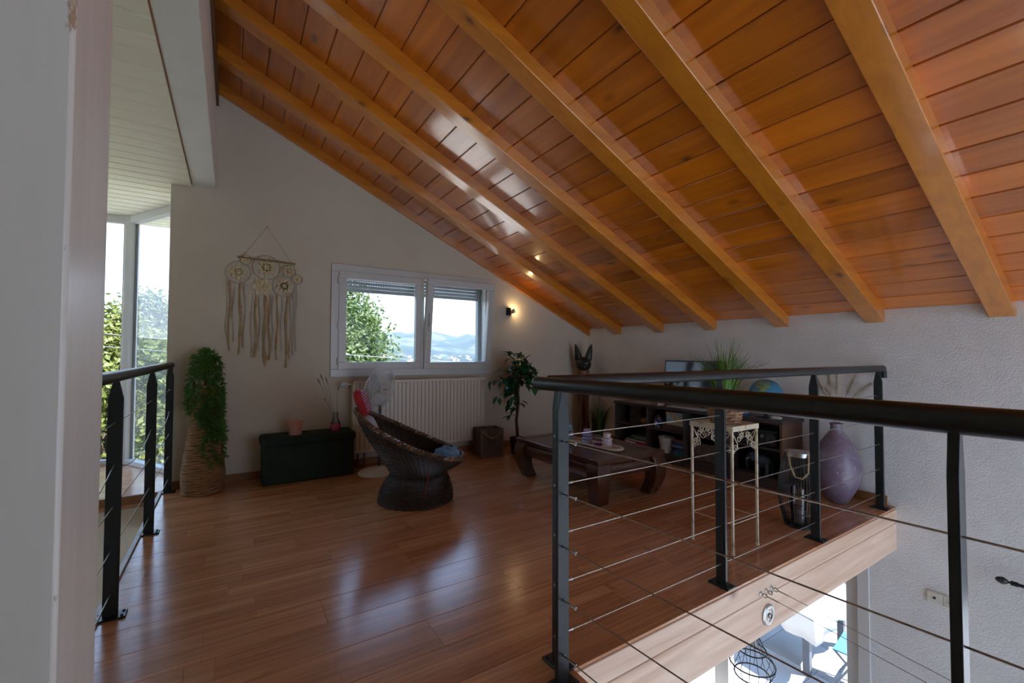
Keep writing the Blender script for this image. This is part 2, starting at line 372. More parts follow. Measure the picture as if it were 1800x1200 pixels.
# ------------------------------------------------------------------ double window in the gable wall
def ring(m, x0, x1, z0, z1, w, y0, y1):
    m.box(x0, x1, y0, y1, z0, z0 + w); m.box(x0, x1, y0, y1, z1 - w, z1); m.box(x0, x0 + w, y0, y1, z0 + w, z1 - w); m.box(x1 - w, x1, y0, y1, z0 + w, z1 - w); return m
m = ring(MB(), .788, 2.538, .868, 1.956, .074, YW - .022, YW + .05)
w1 = struct(m.build('window_1', upvc, bevel=.004), 'white double window with its right sash tilted open', 'window')
ring(MB(), .80, 2.53, .88, 1.945, .03, YW + .05, YW + .16).build('window_frame', upvc, w1)
ls = ring(MB(), .856, 1.694, .940, 1.890, .070, YW - .034, YW + .030).build('sash', upvc, w1, bevel=.005)
MB().box(.92, 1.63, YW - .004, YW + .004, 1.005, 1.825).build('pane', win_glass, ls, smooth=False)
MB().box(1.676, 1.712, YW - .040, YW - .0345, .945, 1.885).build('cover_strip', upvc, w1, bevel=.002)
for z in (1.02, 1.36, 1.80): MB().tube([(.852, YW - .038, z - .035), (.852, YW - .038, z + .035)], .008, 8).build('hinge', upvc, w1)
rs = ring(MB(), -.402, .402, 0, .952, .070, -.032, .032).build('sash', upvc, w1, (2.105, YW - .030, .938), bevel=.005)
rs.rotation_euler = (R(6.6), 0, 0)
MB().box(-.335, .335, -.004, .004, .065, .885).build('pane', win_glass, rs, smooth=False)
h = MB(); h.box(-.012, .012, -.040, -.031, .40, .47); h.box(-.008, .008, -.062, -.038, .448, .462); h.box(-.010, .010, -.066, -.052, .445, .585); h.build('handle', upvc, rs, (-.366, 0, 0), bevel=.003)
st = MB(); st.tube([(.40, -.03, .80), (.41, .05, .93)], .006, 6); st.build('tilt_stay', steel, rs)
for x in (.83, 2.49): MB().box(x - .03, x + .03, YW + .16, YW + .22, .88, 1.93).build('guide_rail', shutter_m, w1)
MB().box(.80, 2.53, YW + .15, YW + .34, .845, .880).build('sill', upvc, w1)
for k in range(5):
    z0 = 1.905 - .037 * k
    MB().prism([(.185, z0 - .034), (.194, z0 - .030), (.197, z0 - .017), (.194, z0 - .004), (.185, z0), (.180, z0 - .017)], lambda a, b, q: (q, YW + a, b), .855, 2.465).build('shutter_slat', shutter_m, w1)
    if k < 4:
        d = MB(); n = 64
        for i in range(n):
            xa = .86 + 1.6 * i / n; d.box(xa, xa + 1.6 / n * .5, YW + .184, YW + .192, z0 - .0375, z0 - .0335)
        d.build('shutter_link', shutter_m, w1)
MB().box(.85, 2.47, YW + .18, YW + .20, 1.722, 1.758).build('shutter_end_bar', shutter_m, w1, bevel=.003)
MB().box(.80, 2.53, YW + .15, YW + .33, 1.905, 1.96).build('shutter_box', upvc, w1)

# ------------------------------------------------------------------ bay window
BV = [(-.26, 4.742), (-.866, 5.760), (-2.0, 5.96), (-2.72, 5.10)]
m = MB(); m.prism([(-.435, YW), (-.435, 4.70), (-.26, 4.75)] + BV[1:] + [(XL, YW)], lambda a, b, h: (a, b, h), -.10, -.001)
fb = struct(m.build('floor_bay', lam, smooth=False), 'wooden floor of the bay window beyond the stairwell', 'floor')
m = MB(); m.box(XL, -.436, YW - .03, YW, -.062, .004)
struct(m.build('trim_5', trim_wood, bevel=.003), 'brown wooden edge board of the bay floor', 'trim')
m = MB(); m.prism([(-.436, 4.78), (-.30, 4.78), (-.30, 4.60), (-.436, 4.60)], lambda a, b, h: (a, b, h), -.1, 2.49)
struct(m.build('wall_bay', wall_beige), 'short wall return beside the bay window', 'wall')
def glazed(nm, P, Q, z0, z1, label, low=.045, side=.055):
    d = Vector((Q[0] - P[0], Q[1] - P[1], 0)); ln = d.length; a = math.atan2(d.y, d.x)
    T = Matrix.Translation((P[0], P[1], 0)) @ Matrix.Rotation(a, 4, 'Z')
    mm = MB()
    mm.box(0, ln, -.035, .035, z0, z0 + low, T); mm.box(0, ln, -.035, .035, z1 - .075, z1, T)
    mm.box(0, side, -.035, .035, z0 + low, z1 - .075, T); mm.box(ln - side, ln, -.035, .035, z0 + low, z1 - .075, T)
    o = struct(mm.build(nm, upvc, bevel=.004), label, 'window')
    g = MB(); g.box(side, ln - side, -.006, .006, z0 + low, z1 - .075, T); g.build('pane', win_glass, o, smooth=False)
    s_ = MB()
    for q in (side, ln - side - .008): s_.box(q, q + .008, -.028, -.006, z0 + low, z1 - .075, T)
    s_.build('seal', black_metal, o)
    return o
glazed('window_2', BV[0], BV[1], 0, 2.462, 'tall side pane of the bay window beside the gable wall')
glazed('window_3', BV[1], BV[2], 0, 2.462, 'tall middle pane of the bay window')
glazed('window_4', BV[2], BV[3], 0, 2.462, 'tall far pane of the bay window by the stairwell wall')
m = MB(); m.tube([(BV[1][0], BV[1][1], 0), (BV[1][0], BV[1][1], 2.462)], .062, 8); m.tube([(BV[2][0], BV[2][1], 0), (BV[2][0], BV[2][1], 2.462)], .062, 8)
struct(m.build('trim_6', upvc), 'white corner mullions of the bay window', 'trim')
m = MB(); m.box(XL - .02, XL + .05, 4.85, 5.15, 0, 2.462)
struct(m.build('trim_7', upvc), 'white end jamb of the bay window', 'trim')

# ground floor glazing; unseen rear gable glazing added and enlarged for more daylight
def door_glazed(nm, y0, y1, z0, z1, label, mull, pr=None):
    mm = MB(); xa, xb = XR + .02, XR + .12
    for a, b in [(y0, y0 + .075), (y0 + .085, y0 + .16), (y1 - .12, y1)] + [(q - .07, q + .07) for q in mull]: mm.box(xa if a != y0 else XR - .012, xb, a, b, z0, z1)
    mm.box(xa, xb, y0, y1, z1 - .09, z1); mm.box(xa, xb, y0, y1, z0, z0 + .06)
    o = struct(mm.build(nm, upvc, bevel=.004), label, 'door' if nm.startswith('door') else 'window')
    es = [y0 + .16] + [v for q in mull for v in (q - .07, q + .07)] + [y1 - .12]
    for k in range(0, len(es), 2): MB().box(XR + .06, XR + .072, es[k], es[k + 1], z0 + .06, z1 - .09).build('pane', win_glass, o, smooth=False)
    return o
door_glazed('door_1', 1.36, 3.75, GZ, -.30, 'white framed glass patio door opening on the terrace', [2.565])
door_glazed('window_right_offscreen', -1.15, .35, -1.9, -.42, 'white framed ground floor window below the curtain rod', [-.36])
mm = MB(); gx = (GX0, 2.02, 2.95, GX1 - .08)
for x in gx: mm.prism([(x, GZ0), (x + .08, GZ0), (x + .08, zb(x + .08) - .14), (x, zb(x) - .14)], f_xz, YB - .14, YB - .06)
for z in (GZ0, -.62, 1.10): mm.box(GX0, GX1, YB - .14, YB - .06, z, z + .08)
mm.prism([(GX0, zb(GX0) - .22), (GX1, zb(GX1) - .22), (GX1, zb(GX1) - .14), (GX0, zb(GX0) - .14)], f_xz, YB - .14, YB - .06)
w6 = struct(mm.build('window_rear_offscreen', upvc, bevel=.004), 'unseen white framed rear gable glazing, enlarged for more daylight', 'window')
for i in range(3):
    xa, xb = gx[i] + .08, gx[i + 1]
    for za, zc in ((GZ0 + .08, -.62), (-.54, 1.10)): MB().box(xa, xb, YB - .106, YB - .094, za, zc).build('pane', win_glass, w6, smooth=False)
    MB().prism([(xa, 1.18), (xb, 1.18), (xb, max(1.181, zb(xb) - .22)), (xa, zb(xa) - .22)], f_xz, YB - .106, YB - .094).build('pane', win_glass, w6, smooth=False)
# ------------------------------------------------------------------ cable railings
def post_mesh():
    p = MB(); T = .0075
    poly = [(-.025, 0), (.025, 0), (.025, .905), (.010, .978), (-.010, .978), (-.025, .905)]
    p.prism(poly, lambda a, b, h: (h, a, b), -T, T); return p
def plate_mesh():
    p = MB(); p.box(-.032, .032, -.052, .052, 0, .008)
    for x in (-.02, .02):
        for y in (-.040, .040): p.lathe([(.006, .008), (.006, .012), (.003, .0135)], 8, (x, y, 0))
    return p
_post = _plate = None
CZ = (.10, .28, .455, .63, .805)
def railing(label, origin, rotz, s0, s1, posts, sag=(), lug=True, tip=None, zoff=0, near=None):
    global _post, _plate
    t = thing('cable_railing', label, 'railing', (origin[0], origin[1], 0), rotz)
    h = MB(); h.tube([(s0 - .004, 0, (.9985 + zoff)), (s0, 0, (.9985 + zoff)), (s1, 0, (.9985 + zoff)), (s1 + .004, 0, (.9985 + zoff))], [.018, .024, .024, .018], 20); h.build('handrail', black_metal, t)
    for s in posts:
        if _post is None:
            o = post_mesh().build('post', black_metal, t, (s, 0, 0), bevel=.0015); _post = o
            pl = plate_mesh().build('base_plate', black_metal, o, bevel=.001); _plate = pl
        else:
            o = inst(_post, 'post', t, (s, 0, 0)); inst(_plate, 'base_plate', o)
        MB().tube([(0, 0, .972), (0, 0, .980)], .0085, 8).build('weld', black_metal, o)
    a, b = posts[0], posts[-1]
    for k, z in enumerate(CZ):
        c = MB(); pts = []
        for i in range(len(posts) - 1):
            for q in range(9):
                u = q / 8; pts.append((posts[i] + (posts[i + 1] - posts[i]) * u, 0, z - 4 * u * (1 - u) * (sag[k] if k < len(sag) else .001)))
        c.tube(pts, .0021, 6); c.build('cable', cable_m, t)
        for s, sg in ((a, 1), (b, -1)):
            f = MB(); f.tube([(s - .016 * sg, 0, z), (s + .012 * sg, 0, z)], .0048, 8); f.tube([(s + .011 * sg, 0, z), (s + .058 * sg, 0, z)], .0036, 8); f.tube([(s + .058 * sg, 0, z), (s + .066 * sg, 0, z)], .0050, 8)
            f.build('cable_fitting', steel, t)
    if lug:
        for s in posts[1:-1]:
            MB().box(-.020, -.0076, -.012, .012, .17, .205).build('lug', black_metal, [o for o in t.children if o.name.startswith('post') and abs(o.location.x - s) < 1e-4][0])
    return t
r1 = railing('black cable railing beside the stairwell and bay window', (-.405, 4.375), R(-90), -.045, 6.5, [0, .93, 1.925, 2.92, 3.91, 4.90, 5.89, 6.45], sag=(.004, .003, .004, .075, .004))
b = MB(); b.box(-.065, -.02, -.012, .012, .935, 1.0); b.build('wall_bracket', black_metal, r1, bevel=.003)
r2 = railing('black cable railing along the loft edge with the pine beam', (0, 1.245), 0, .955, 4.022, [.995, 1.99, 2.95, 3.935])
b = MB(); b.box(4.005, 4.055, -.018, .018, .93, .985); b.box(4.0, 4.024, -.018, .018, .96, 1.0); b.build('wall_bracket', black_metal, r2, bevel=.004)
r3 = railing('black cable railing along the near gallery edge, its corner end rounded', (.935, 1.285), R(-86.3), 0, 3.44, [.126, 1.07, 2.04, 3.01, 3.38], zoff=-.005)
b = MB(); b.ball((0, 0, .9935), .0242, 16, 10); b.build('end_cap', black_metal, r3)
# ------------------------------------------------------------------ left part of the loft
rope = M('seagrass_rope', (.36, .20, .09), (.22, .11, .045), 14, .8, bmp=.6, bscale=60, stretch=(1, 1, 6))
fern_m = leafmat('hanging_fern_leaf', (.035, .13, .012), (.09, .24, .03), 5, .25)
stem_m = M('plant_stem', (.10, .14, .04), (.07, .10, .03), 20, .6)
soil = M('potting_soil', (.05, .03, .02), (.03, .02, .012), 40, .95)
# tall rope basket with a trailing plant
t = thing('basket_planter', 'tall tapering rope basket with trailing bamboo-like plant by the beige wall', 'planter', (-.172, 4.262, 0))
m = MB(); H = .84; N = 44
def br(z): return .132 + .008 * math.sin(z * 9) - .066 * max(0, z - .12) / H
for i in range(N):
    z = .010 + (H - .02) * i / (N - 1); r = br(z); w = .011
    pts = [((r + .002 * math.sin(j * 1.7 + i)) * math.cos(2 * math.pi * j / 36), (r + .002 * math.sin(j * 1.7 + i)) * math.sin(2 * math.pi * j / 36), z + .003 * math.sin(j * .9 + i * 2.1)) for j in range(36)]
    m.tube(pts, w, 6, True)
m.build('basket', rope, t)
MB().lathe([(br(0) - .012, .004), (br(H) - .012, H - .03)], 24).build('liner', soil, t)
def spray(mb, p, d, n, ln, wd, droop, rng):
    p = Vector(p); d = Vector(d).normalized()
    for i in range(n):
        a = rng.uniform(0, 2 * math.pi); u = d.orthogonal().normalized(); w = d.cross(u)
        q = (d * rng.uniform(.2, 1.0) + (u * math.cos(a) + w * math.sin(a)) * rng.uniform(.4, 1.0) + Vector((0, 0, -droop))).normalized()
        l_ = ln * rng.uniform(.6, 1.15); s_ = q.cross(Vector((rng.uniform(-1, 1), rng.uniform(-1, 1), .4))).normalized() * wd
        k = Vector((0, 0, -.15 * l_))
        mb.add([p, p + q * l_ * .5 + s_ + k * .3, p + q * l_ + k, p + q * l_ * .5 - s_ + k * .3], [(0, 1, 2, 3)])
rng = random.Random(3)
fo = MB(); sm = MB()
vines = [(a, L_) for a, L_ in ((-1.75, .42), (-1.45, .74), (-1.3, .60), (-1.0, .72), (-.75, .60), (-.4, .68), (0.0, .55), (.5, .35), (2.6, .20), (3.1, .24), (-2.5, .30), (-2.8, .26), (-2.15, .30), (1.4, .15), (-1.6, .50), (-1.2, .50), (-.85, .66), (-.15, .62), (-.55, .50))]
for a, ln in vines:
    pts = []; n = int(ln / .035) + 6
    for i in range(n):
        s = i / (n - 1); out = .015 + (br(max(.05, .95 - s * ln)) + .012) * min(1, s * 3.2) + rng.uniform(-.008, .008)
        zz = .93 + .14 * math.sin(min(1, s * 2.6) * math.pi) * (1 if s < .4 else .3) - max(0, s - .18) * ln * 1.15
        pts.append(Vector((out * math.cos(a + .25 * math.sin(i * .8)), min(.10, out * math.sin(a + .2 * math.sin(i * .7))), zz)))
    sm.tube(pts, .0022, 5)
    for i in range(1, n):
        spray(fo, pts[i], (pts[i] - pts[i - 1]) + Vector((math.cos(a), math.sin(a), .2)) * .02, 14, .044, .0036, .3, rng)
for i in range(26):
    a = rng.uniform(0, 6.28); r_ = rng.uniform(0, .05); p = Vector((r_ * math.cos(a), min(.08, r_ * math.sin(a)), .96 + rng.uniform(0, .15)))
    sm.tube([(p.x * .3, p.y * .3, .84), p], .002, 5); spray(fo, p, (math.cos(a) * .5, math.sin(a) * .5, 1), 17, .058, .0045, .1, rng)
for i in range(70):
    a = rng.uniform(-3.1, .6); r_ = rng.uniform(.045, .085); p = Vector((r_ * math.cos(a), min(.08, r_ * math.sin(a)), rng.uniform(.78, .99)))
    spray(fo, p, (math.cos(a), math.sin(a), .1), 12, .050, .004, .35, rng)
f = fo.build('foliage', fern_m, t, smooth=False, fix=False); f['kind'] = 'stuff'
sm.build('stems', stem_m, t)

# wall hanging
cord = M('cream_cotton_cord', (.58, .50, .38), (.46, .38, .27), 40, .9)
lace = M('cream_lace', (.74, .62, .38), (.64, .52, .30), 30, .9, bmp=.5, bscale=120)
fray = M('frayed_fabric', (.46, .33, .18), (.34, .22, .11), 25, .9, bmp=.5, bscale=60)
fray2 = M('pale_frayed_fabric', (.55, .49, .40), (.44, .38, .30), 25, .9)
dow = wood('dowel_wood', (.36, .20, .09), (.24, .12, .05), 0, .6, 0, .1)
t = thing('macrame_hanging', 'cream dreamcatcher wall hanging with lace flowers and long fringe', 'wall hanging', (.25, YW - .012, 1.915))
def hoop(m, c, r, w=.004, n=28): m.tube([(c[0] + r * math.cos(2 * math.pi * i / n), c[1], c[2] + r * math.sin(2 * math.pi * i / n)) for i in range(n)], w, 6, True)
m = MB(); m.tube([(-.222, -.01, .006), (.228, -.01, -.006)], .0075, 8); m.build('dowel', dow, t)
m = MB(); m.tube([(-.19, -.008, 0), (-.001, -.003, .298), (.20, -.008, 0)], .0022, 6); m.build('hanging_cord', cord, t)
m = MB(); m.tube([(0, .010, .298), (0, -.008, .300)], .004, 6); m.build('nail', steel, t)
def doily(par, c, r, petals=8, hoopr=None):
    if hoopr:
        h = MB(); hoop(h, (0, 0, 0), hoopr); o = h.build('hoop', cord, par, c)
    else: o = None
    f = MB()
    for ring_, (ra, rb, wd) in enumerate(((.30, 1.0, .34), (.12, .62, .30))):
        for k in range(petals):
            a = 2 * math.pi * (k + .5 * ring_) / petals; d = Vector((math.cos(a), 0, math.sin(a))); s_ = Vector((-math.sin(a), 0, math.cos(a)))
            y = -.004 - .004 * ring_
            pr_ = [(ra, 0), ((ra + rb) / 2, wd), (rb, 0), ((ra + rb) / 2, -wd)]
            lo = [d * (r * u) + s_ * (r * w) + Vector((0, y, 0)) for u, w in pr_]; hi = [p + Vector((0, -.004, 0)) for p in lo]
            f.add(lo + hi, [(0, 1, 2, 3), (7, 6, 5, 4), (0, 4, 5, 1), (1, 5, 6, 2), (2, 6, 7, 3), (3, 7, 4, 0)])
    f.lathe([(r * .16, 0), (r * .16, .012), (r * .06, .016)], 12, (0, 0, 0), T=Matrix.Rotation(R(90), 4, 'X'))
    if o is None: return f.build('lace_flower', lace, par, c)
    f.build('lace_flower', lace, o); w = MB()
    for k in range(14):
        a = 2 * math.pi * k / 14; w.tube([(r * .9 * math.cos(a), -.002, r * .9 * math.sin(a)), (hoopr * math.cos(a), 0, hoopr * math.sin(a))], .0009, 4)
    w.build('web', cord, o)['kind'] = 'stuff'; return o
doily(t, (-.212, 0, -.125), .066, 8, .094)
doily(t, (.0, 0, -.062), .078, 8, .108)
doily(t, (.175, 0, -.075), .050, 8, .060)
doily(t, (.140, 0, -.215), .066, 9, .092)
doily(t, (-.035, -.002, -.235), .086, 6)
doily(t, (-.16, 0, -.012), .040, 7, .044)
doily(t, (.245, 0, -.145), .038, 7, .044)
m = MB()
for a, b_ in (((-.19, 0, 0), (-.16, 0, .03)), ((-.10, -.005, 0), (-.06, 0, .03)), ((.06, -.005, 0), (.04, 0, .03)), ((.18, -.005, 0), (.175, 0, -.018)), ((.21, -.005, 0), (.24, 0, -.10))): m.tube([a, b_], .0018, 5)
m.build('tie_cords', cord, t)['kind'] = 'stuff'
rng = random.Random(11)
def ribbon(x, z0, z1, w, mt):
    q = MB(); n = 16; row = []
    for i in range(n + 1):
        u = i / n; ww = w * (.7 + .3 * math.sin(u * 17 + x * 90)) * (.5 if u < .06 else 1); dx = .006 * math.sin(u * 8 + x * 50); y = -.004 - .006 * (.5 + .5 * math.sin(u * 11 + x * 30))
        row += [(x + dx - ww, y, z0 + (z1 - z0) * u), (x + dx + ww, y - .003, z0 + (z1 - z0) * u), (x + dx + ww, y + .001, z0 + (z1 - z0) * u), (x + dx - ww, y + .004, z0 + (z1 - z0) * u)]
    fs = []
    for i in range(n):
        for j in range(4): fs.append((i * 4 + j, i * 4 + (j + 1) % 4, (i + 1) * 4 + (j + 1) % 4, (i + 1) * 4 + j))
    q.add(row, fs); return q.build('fringe', mt, t)
for x, z0, z1, w, k in ((-.288, -.18, -.66, .006, 0), (-.270, -.20, -.80, .010, 1), (-.24, -.22, -.72, .005, 0), (-.19, -.21, -.83, .011, 1), (-.16, -.20, -.78, .006, 0), (-.105, -.29, -.86, .005, 0), (-.075, -.31, -.86, .009, 1), (-.045, -.32, -.80, .006, 0), (-.005, -.31, -.93, .014, 1), (.03, -.30, -.88, .008, 1), (.055, -.30, -.82, .005, 0), (.09, -.29, -.88, .008, 1), (.125, -.31, -.80, .005, 0), (.165, -.30, -.95, .011, 1), (.20, -.28, -.88, .006, 0), (.222, -.26, -.84, .005, 0), (.24, -.19, -.80, .004, 0)):
    ribbon(x, z0, z1, w, fray if k else fray2)

# green ottoman with a pot and a bud vase
velvet = M('dark_green_velvet', (.010, .022, .013), (.006, .015, .009), 6, .85, bmp=.1, bscale=200)
t = thing('storage_ottoman', 'long dark green fabric storage ottoman under the wall hanging', 'ottoman', (.590, 4.275, 0))
MB().box(-.362, .362, -.135, .140, .004, .318).build('body', velvet, t, bevel=.008)
MB().box(-.378, .378, -.150, .150, .316, .392).build('lid', velvet, t, bevel=.022)
f = MB()
for x in (-.34, .34):
    for y in (-.11, .11): f.lathe([(.012, 0), (.012, .006)], 10, (x, y, 0))
f.build('foot_glides', black_metal, t)
pink = M('pink_glazed_clay', (.62, .30, .22), (.55, .26, .19), 5, .5)
t = thing('flower_pot', 'small pink pot standing on the dark green ottoman', 'pot', (.478, 4.225, .392))
MB().lathe([(.046, 0), (.050, .004), (.060, .112), (.063, .116), (.060, .119), (.055, .114), (.046, .02), (.001, .018)], 28).build('body', pink, t)
MB().lathe([(.060, .100), (.0635, .104), (.0655, .118), (.060, .121)], 28).build('rim', pink, t)
pinkgl = glass('pink_glass', (.75, .18, .30), 1.0)
dry = M('dried_stalk', (.30, .19, .12), (.20, .12, .07), 20, .8)
t = thing('bud_vase', 'small pink and clear glass vase with dried stalks on the green ottoman', 'vase', (.815, 4.27, .392))
MB().lathe([(.040, 0), (.044, .01), (.044, .05), (.040, .062)], 24).build('pink_base', M('pink_glass_base', (.50, .06, .16), (.42, .05, .13), 5, .15), t)
MB().lathe([(.040, .0625), (.024, .10), (.018, .13), (.024, .162), (.021, .162), (.015, .13), (.021, .10), (.037, .064)], 24).build('glass_neck', clear_glass, t)
for dx, dy, hh in ((-.155, .05, .48), (-.135, .02, .52), (-.085, .04, .49), (.03, .05, .40), (-.10, .02, .30)):
    s_ = MB(); pts = [(0, 0, .02), (dx * .25, dy * .25, hh * .35), (dx * .6, dy * .6, hh * .72), (dx, dy, hh)]
    s_.tube(pts, .0016, 5); st_ = s_.build('stalk', dry, t)
    MB().tube([L(pts[2], pts[3], .55), L(pts[2], pts[3], .8), pts[3]], [.002, .0062, .0015], 7).build('seed_head', dry, st_)

# ------------------------------------------------------------------ radiator
t = thing('radiator', 'cream ribbed panel radiator below the double window', 'radiator', (1.687, 4.335, .147))
m = MB(); n = 34; poly = []; w = 1.42
for i in range(n):
    x0 = -w / 2 + .02 + (w - .04) * i / n; p = (w - .04) / n
    poly += [(x0 + p * .02, -.027), (x0 + p * .16, -.040), (x0 + p * .66, -.040), (x0 + p * .80, -.027)]
poly = [(-w / 2, -.022), (-w / 2 + .012, -.036)] + poly + [(w / 2 - .012, -.036), (w / 2, -.022), (w / 2, -.018), (-w / 2, -.018)]
m.prism(poly, lambda a, b_, h: (a, b_, h), .03, .66); m.build('ribbed_panel', rad_m, t)
MB().box(-w / 2, w / 2, -.034, -.018, .66, .688).build('top_strip', rad_m, t, bevel=.004)
MB().box(-w / 2, w / 2, -.034, -.018, 0, .03).build('bottom_strip', rad_m, t, bevel=.004)
MB().box(-w / 2, w / 2, .030, .050, .01, .68).build('back_panel', rad_m, t)
m = MB(); m.box(-w / 2 - .002, -w / 2 + .004, -.03, .05, .03, .66); m.box(w / 2 - .004, w / 2 + .002, -.03, .05, .03, .66); m.build('side_cover', rad_m, t)
m = MB()
for i in range(40): m.box(-w / 2 + .03 + i * (w - .06) / 40, -w / 2 + .03 + (i + .6) * (w - .06) / 40, -.02, .035, .675, .684)
m.build('grille', rad_m, t)
v = MB(); v.tube([(-w / 2 - .012, .01, .655), (-w / 2 - .055, .01, .655)], .012, 10); v.build('pipe_union', steel, t)
v = MB(); v.tube([(-w / 2 - .045, .01, .655), (-w / 2 - .05, .01, .655), (-w / 2 - .105, .01, .655), (-w / 2 - .115, .01, .655)], [.018, .022, .024, .016], 14); v.build('valve_knob', upvc, t)
MB().box(-w / 2 + .04, -w / 2 + .105, -.0415, -.0405, .585, .602).build('sticker', M('sticker_orange', (.72, .36, .16), (.75, .70, .62), 30, .6), t)
v = MB(); v.tube([(-w / 2 + .06, .02, .02), (-w / 2 + .06, .02, -.147)], .010, 8); v.tube([(-w / 2 + .12, .02, .02), (-w / 2 + .12, .02, -.147)], .010, 8); v.build('pipes', M('copper_pipe', (.30, .16, .08), (.22, .11, .05), 9, .4, .8), t)
m = MB()
for x in (-.5, .5): m.box(x - .015, x + .015, .05, .104, .1, .6)
m.build('bracket', rad_m, t)

# ------------------------------------------------------------------ fan
fan_w = M('white_fan_plastic', (.70, .69, .65), (.66, .65, .61), 4, .4)
fan_c = M('fan_blade_plastic', (.50, .53, .55), (.46, .49, .52), 4, .35)
t = thing('pedestal_fan', 'white pedestal fan behind the wicker chair', 'fan', (1.165, 4.085, 0))
MB().lathe([(.188, 0), (.188, .010), (.179, .018), (.06, .030), (.03, .045), (.022, .06)], 36).build('base', fan_w, t)
MB().tube([(0, 0, .05), (0, 0, .62)], .012, 12).build('pole', M('fan_pole_black', (.03, .03, .032), (.02, .02, .022), 9, .35), t)
MB().tube([(0, 0, .36), (0, 0, .40), (0, 0, .44)], [.018, .022, .018], 12).build('height_collar', black_metal, t)
hd = MB().lathe([(.03, -.15), (.055, -.14), (.062, -.08), (.055, -.035)], 20).build('head', fan_w, t, (0, 0, .775))
face = Vector((.55, -.80, -.20)).normalized(); hd.rotation_euler = face.to_track_quat('Z', 'Y').to_euler()
MB().box(-.016, .016, -.20, -.02, -.12, -.085).build('tilt_neck', black_metal, hd)
g = MB(); RF = .208
for k in range(60):
    a = 2 * math.pi * k / 60; c_, s_ = math.cos(a), math.sin(a)
    g.tube([(.056 * c_, .056 * s_, .052), (.13 * c_, .13 * s_, .046), (.19 * c_, .19 * s_, .022), (RF * c_, RF * s_, 0), (.18 * c_, .18 * s_, -.028), (.06 * c_, .06 * s_, -.05)], .0019, 4, cap=False)
for r_, z_ in ((RF, 0), (.175, .030), (.145, .043), (.10, .049)): hoop_pts = [(r_ * math.cos(2 * math.pi * i / 40), r_ * math.sin(2 * math.pi * i / 40), z_) for i in range(40)]; g.tube(hoop_pts, .0045 if r_ == RF else .0022, 6, True)
g.build('cage', fan_w, hd)
bl_ = MB(); n = 10
for k in range(3):
    a0 = 2 * math.pi * k / 3 + .4; rows = []
    for i in range(n + 1):
        u = i / n; r_ = .035 + .145 * u; hw = (.35 + .35 * math.sin(u * 2.6)) * (1 if u < .9 else .8)
        for q in range(6):
            v_ = q / 5 * 2 - 1; a = a0 + hw * v_ + .25 * u; rows.append((r_ * math.cos(a), r_ * math.sin(a), .018 * v_))
    fs = [(i * 6 + q, i * 6 + q + 1, (i + 1) * 6 + q + 1, (i + 1) * 6 + q) for i in range(n) for q in range(5)]
    bb = MB(); bb.add(rows, fs); ob = bb.build('blade', fan_c, hd, fix=False); sdm = ob.modifiers.new('thick', 'SOLIDIFY'); sdm.thickness = .0025
MB().lathe([(.034, -.03), (.036, .02), (.02, .032)], 16).build('hub', fan_c, hd)
hb = MB().lathe([(.058, .050), (.058, .056), (.045, .060), (.001, .061)], 24).build('badge', M('fan_badge', (.58, .53, .47), (.55, .50, .44), 4, .4), hd)
MB().box(-.026, .026, -.003, .003, .0605, .0618).build('badge_mark', black_metal, hd)

# ------------------------------------------------------------------ wicker chair
wick = M('dark_brown_wicker', (.040, .021, .013), (.020, .011, .007), 20, .5, bmp=.2, bscale=90)
wick2 = M('brown_wicker_braid', (.20, .10, .05), (.05, .03, .02), 22, .35)
t = thing('wicker_chair', 'dark brown round wicker tub chair with a high tilted back', 'chair', (1.185, 3.215, 0), R(-22))
def rim(th):       # upper edge: low in front (+x), high at the back
    c = math.cos(th); return Vector((-.03 + .395 * c, .345 * math.sin(th), .475 - .185 * c + .02 * math.cos(2 * th)))
def shell(th, v):  # v 0 at floor, 1 at rim
    c, s = math.cos(th), math.sin(th); T = rim(th); zw = .185
    B = Vector((.27 * c + .01, .265 * s, 0)); Wt = Vector((.205 * c + .03, .205 * s, zw))
    if v < .38:
        u = v / .38; k = Vector((.285 * c + .012, .275 * s, .06))
        return ((1 - u) ** 3) * B + 3 * (1 - u) ** 2 * u * k + 3 * (1 - u) * u * u * (Wt + (k - Wt) * .25 + Vector((0, 0, .03))) + u ** 3 * Wt
    u = (v - .38) / .62; k1 = Wt + Vector((-.01 * c, -.01 * s, .07)); k2 = T + (Wt - T) * .30 + Vector((.05 * c, .05 * s, -.03))
    return ((1 - u) ** 3) * Wt + 3 * (1 - u) ** 2 * u * k1 + 3 * (1 - u) * u * u * k2 + u ** 3 * T
def outn(th, v):
    a = shell(th + .02, v) - shell(th - .02, v); b_ = shell(th, min(1, v + .02)) - shell(th, max(0, v - .02)); n_ = a.cross(b_); return n_.normalized() if n_.length else Vector((math.cos(th), math.sin(th), 0))
NS = 60
def weave(rows, v0, v1, name, r_, amp=.0042):
    w_ = MB()
    for i in range(rows):
        v = v0 + (v1 - v0) * (i + .5) / rows; pts = []
        for j in range(NS * 2):
            th = 2 * math.pi * j / (NS * 2); s_ = math.sin(th * NS / 2 + (math.pi if i % 2 else 0)); pts.append(shell(th, v) + outn(th, v) * (amp * s_))
        w_.tube(pts, r_, 5, True)
    return w_.build(name, wick, t)
weave(24, .0, .40, 'base_weave', .0052)
weave(46, .40, .985, 'tub_weave', .0050)
m = MB()
for j in range(NS):
    th = 2 * math.pi * (j + .25) / NS
    m.tube([shell(th, k / 14) for k in range(15)], .0036, 5)
m.build('stakes', wick, t)
m = MB()
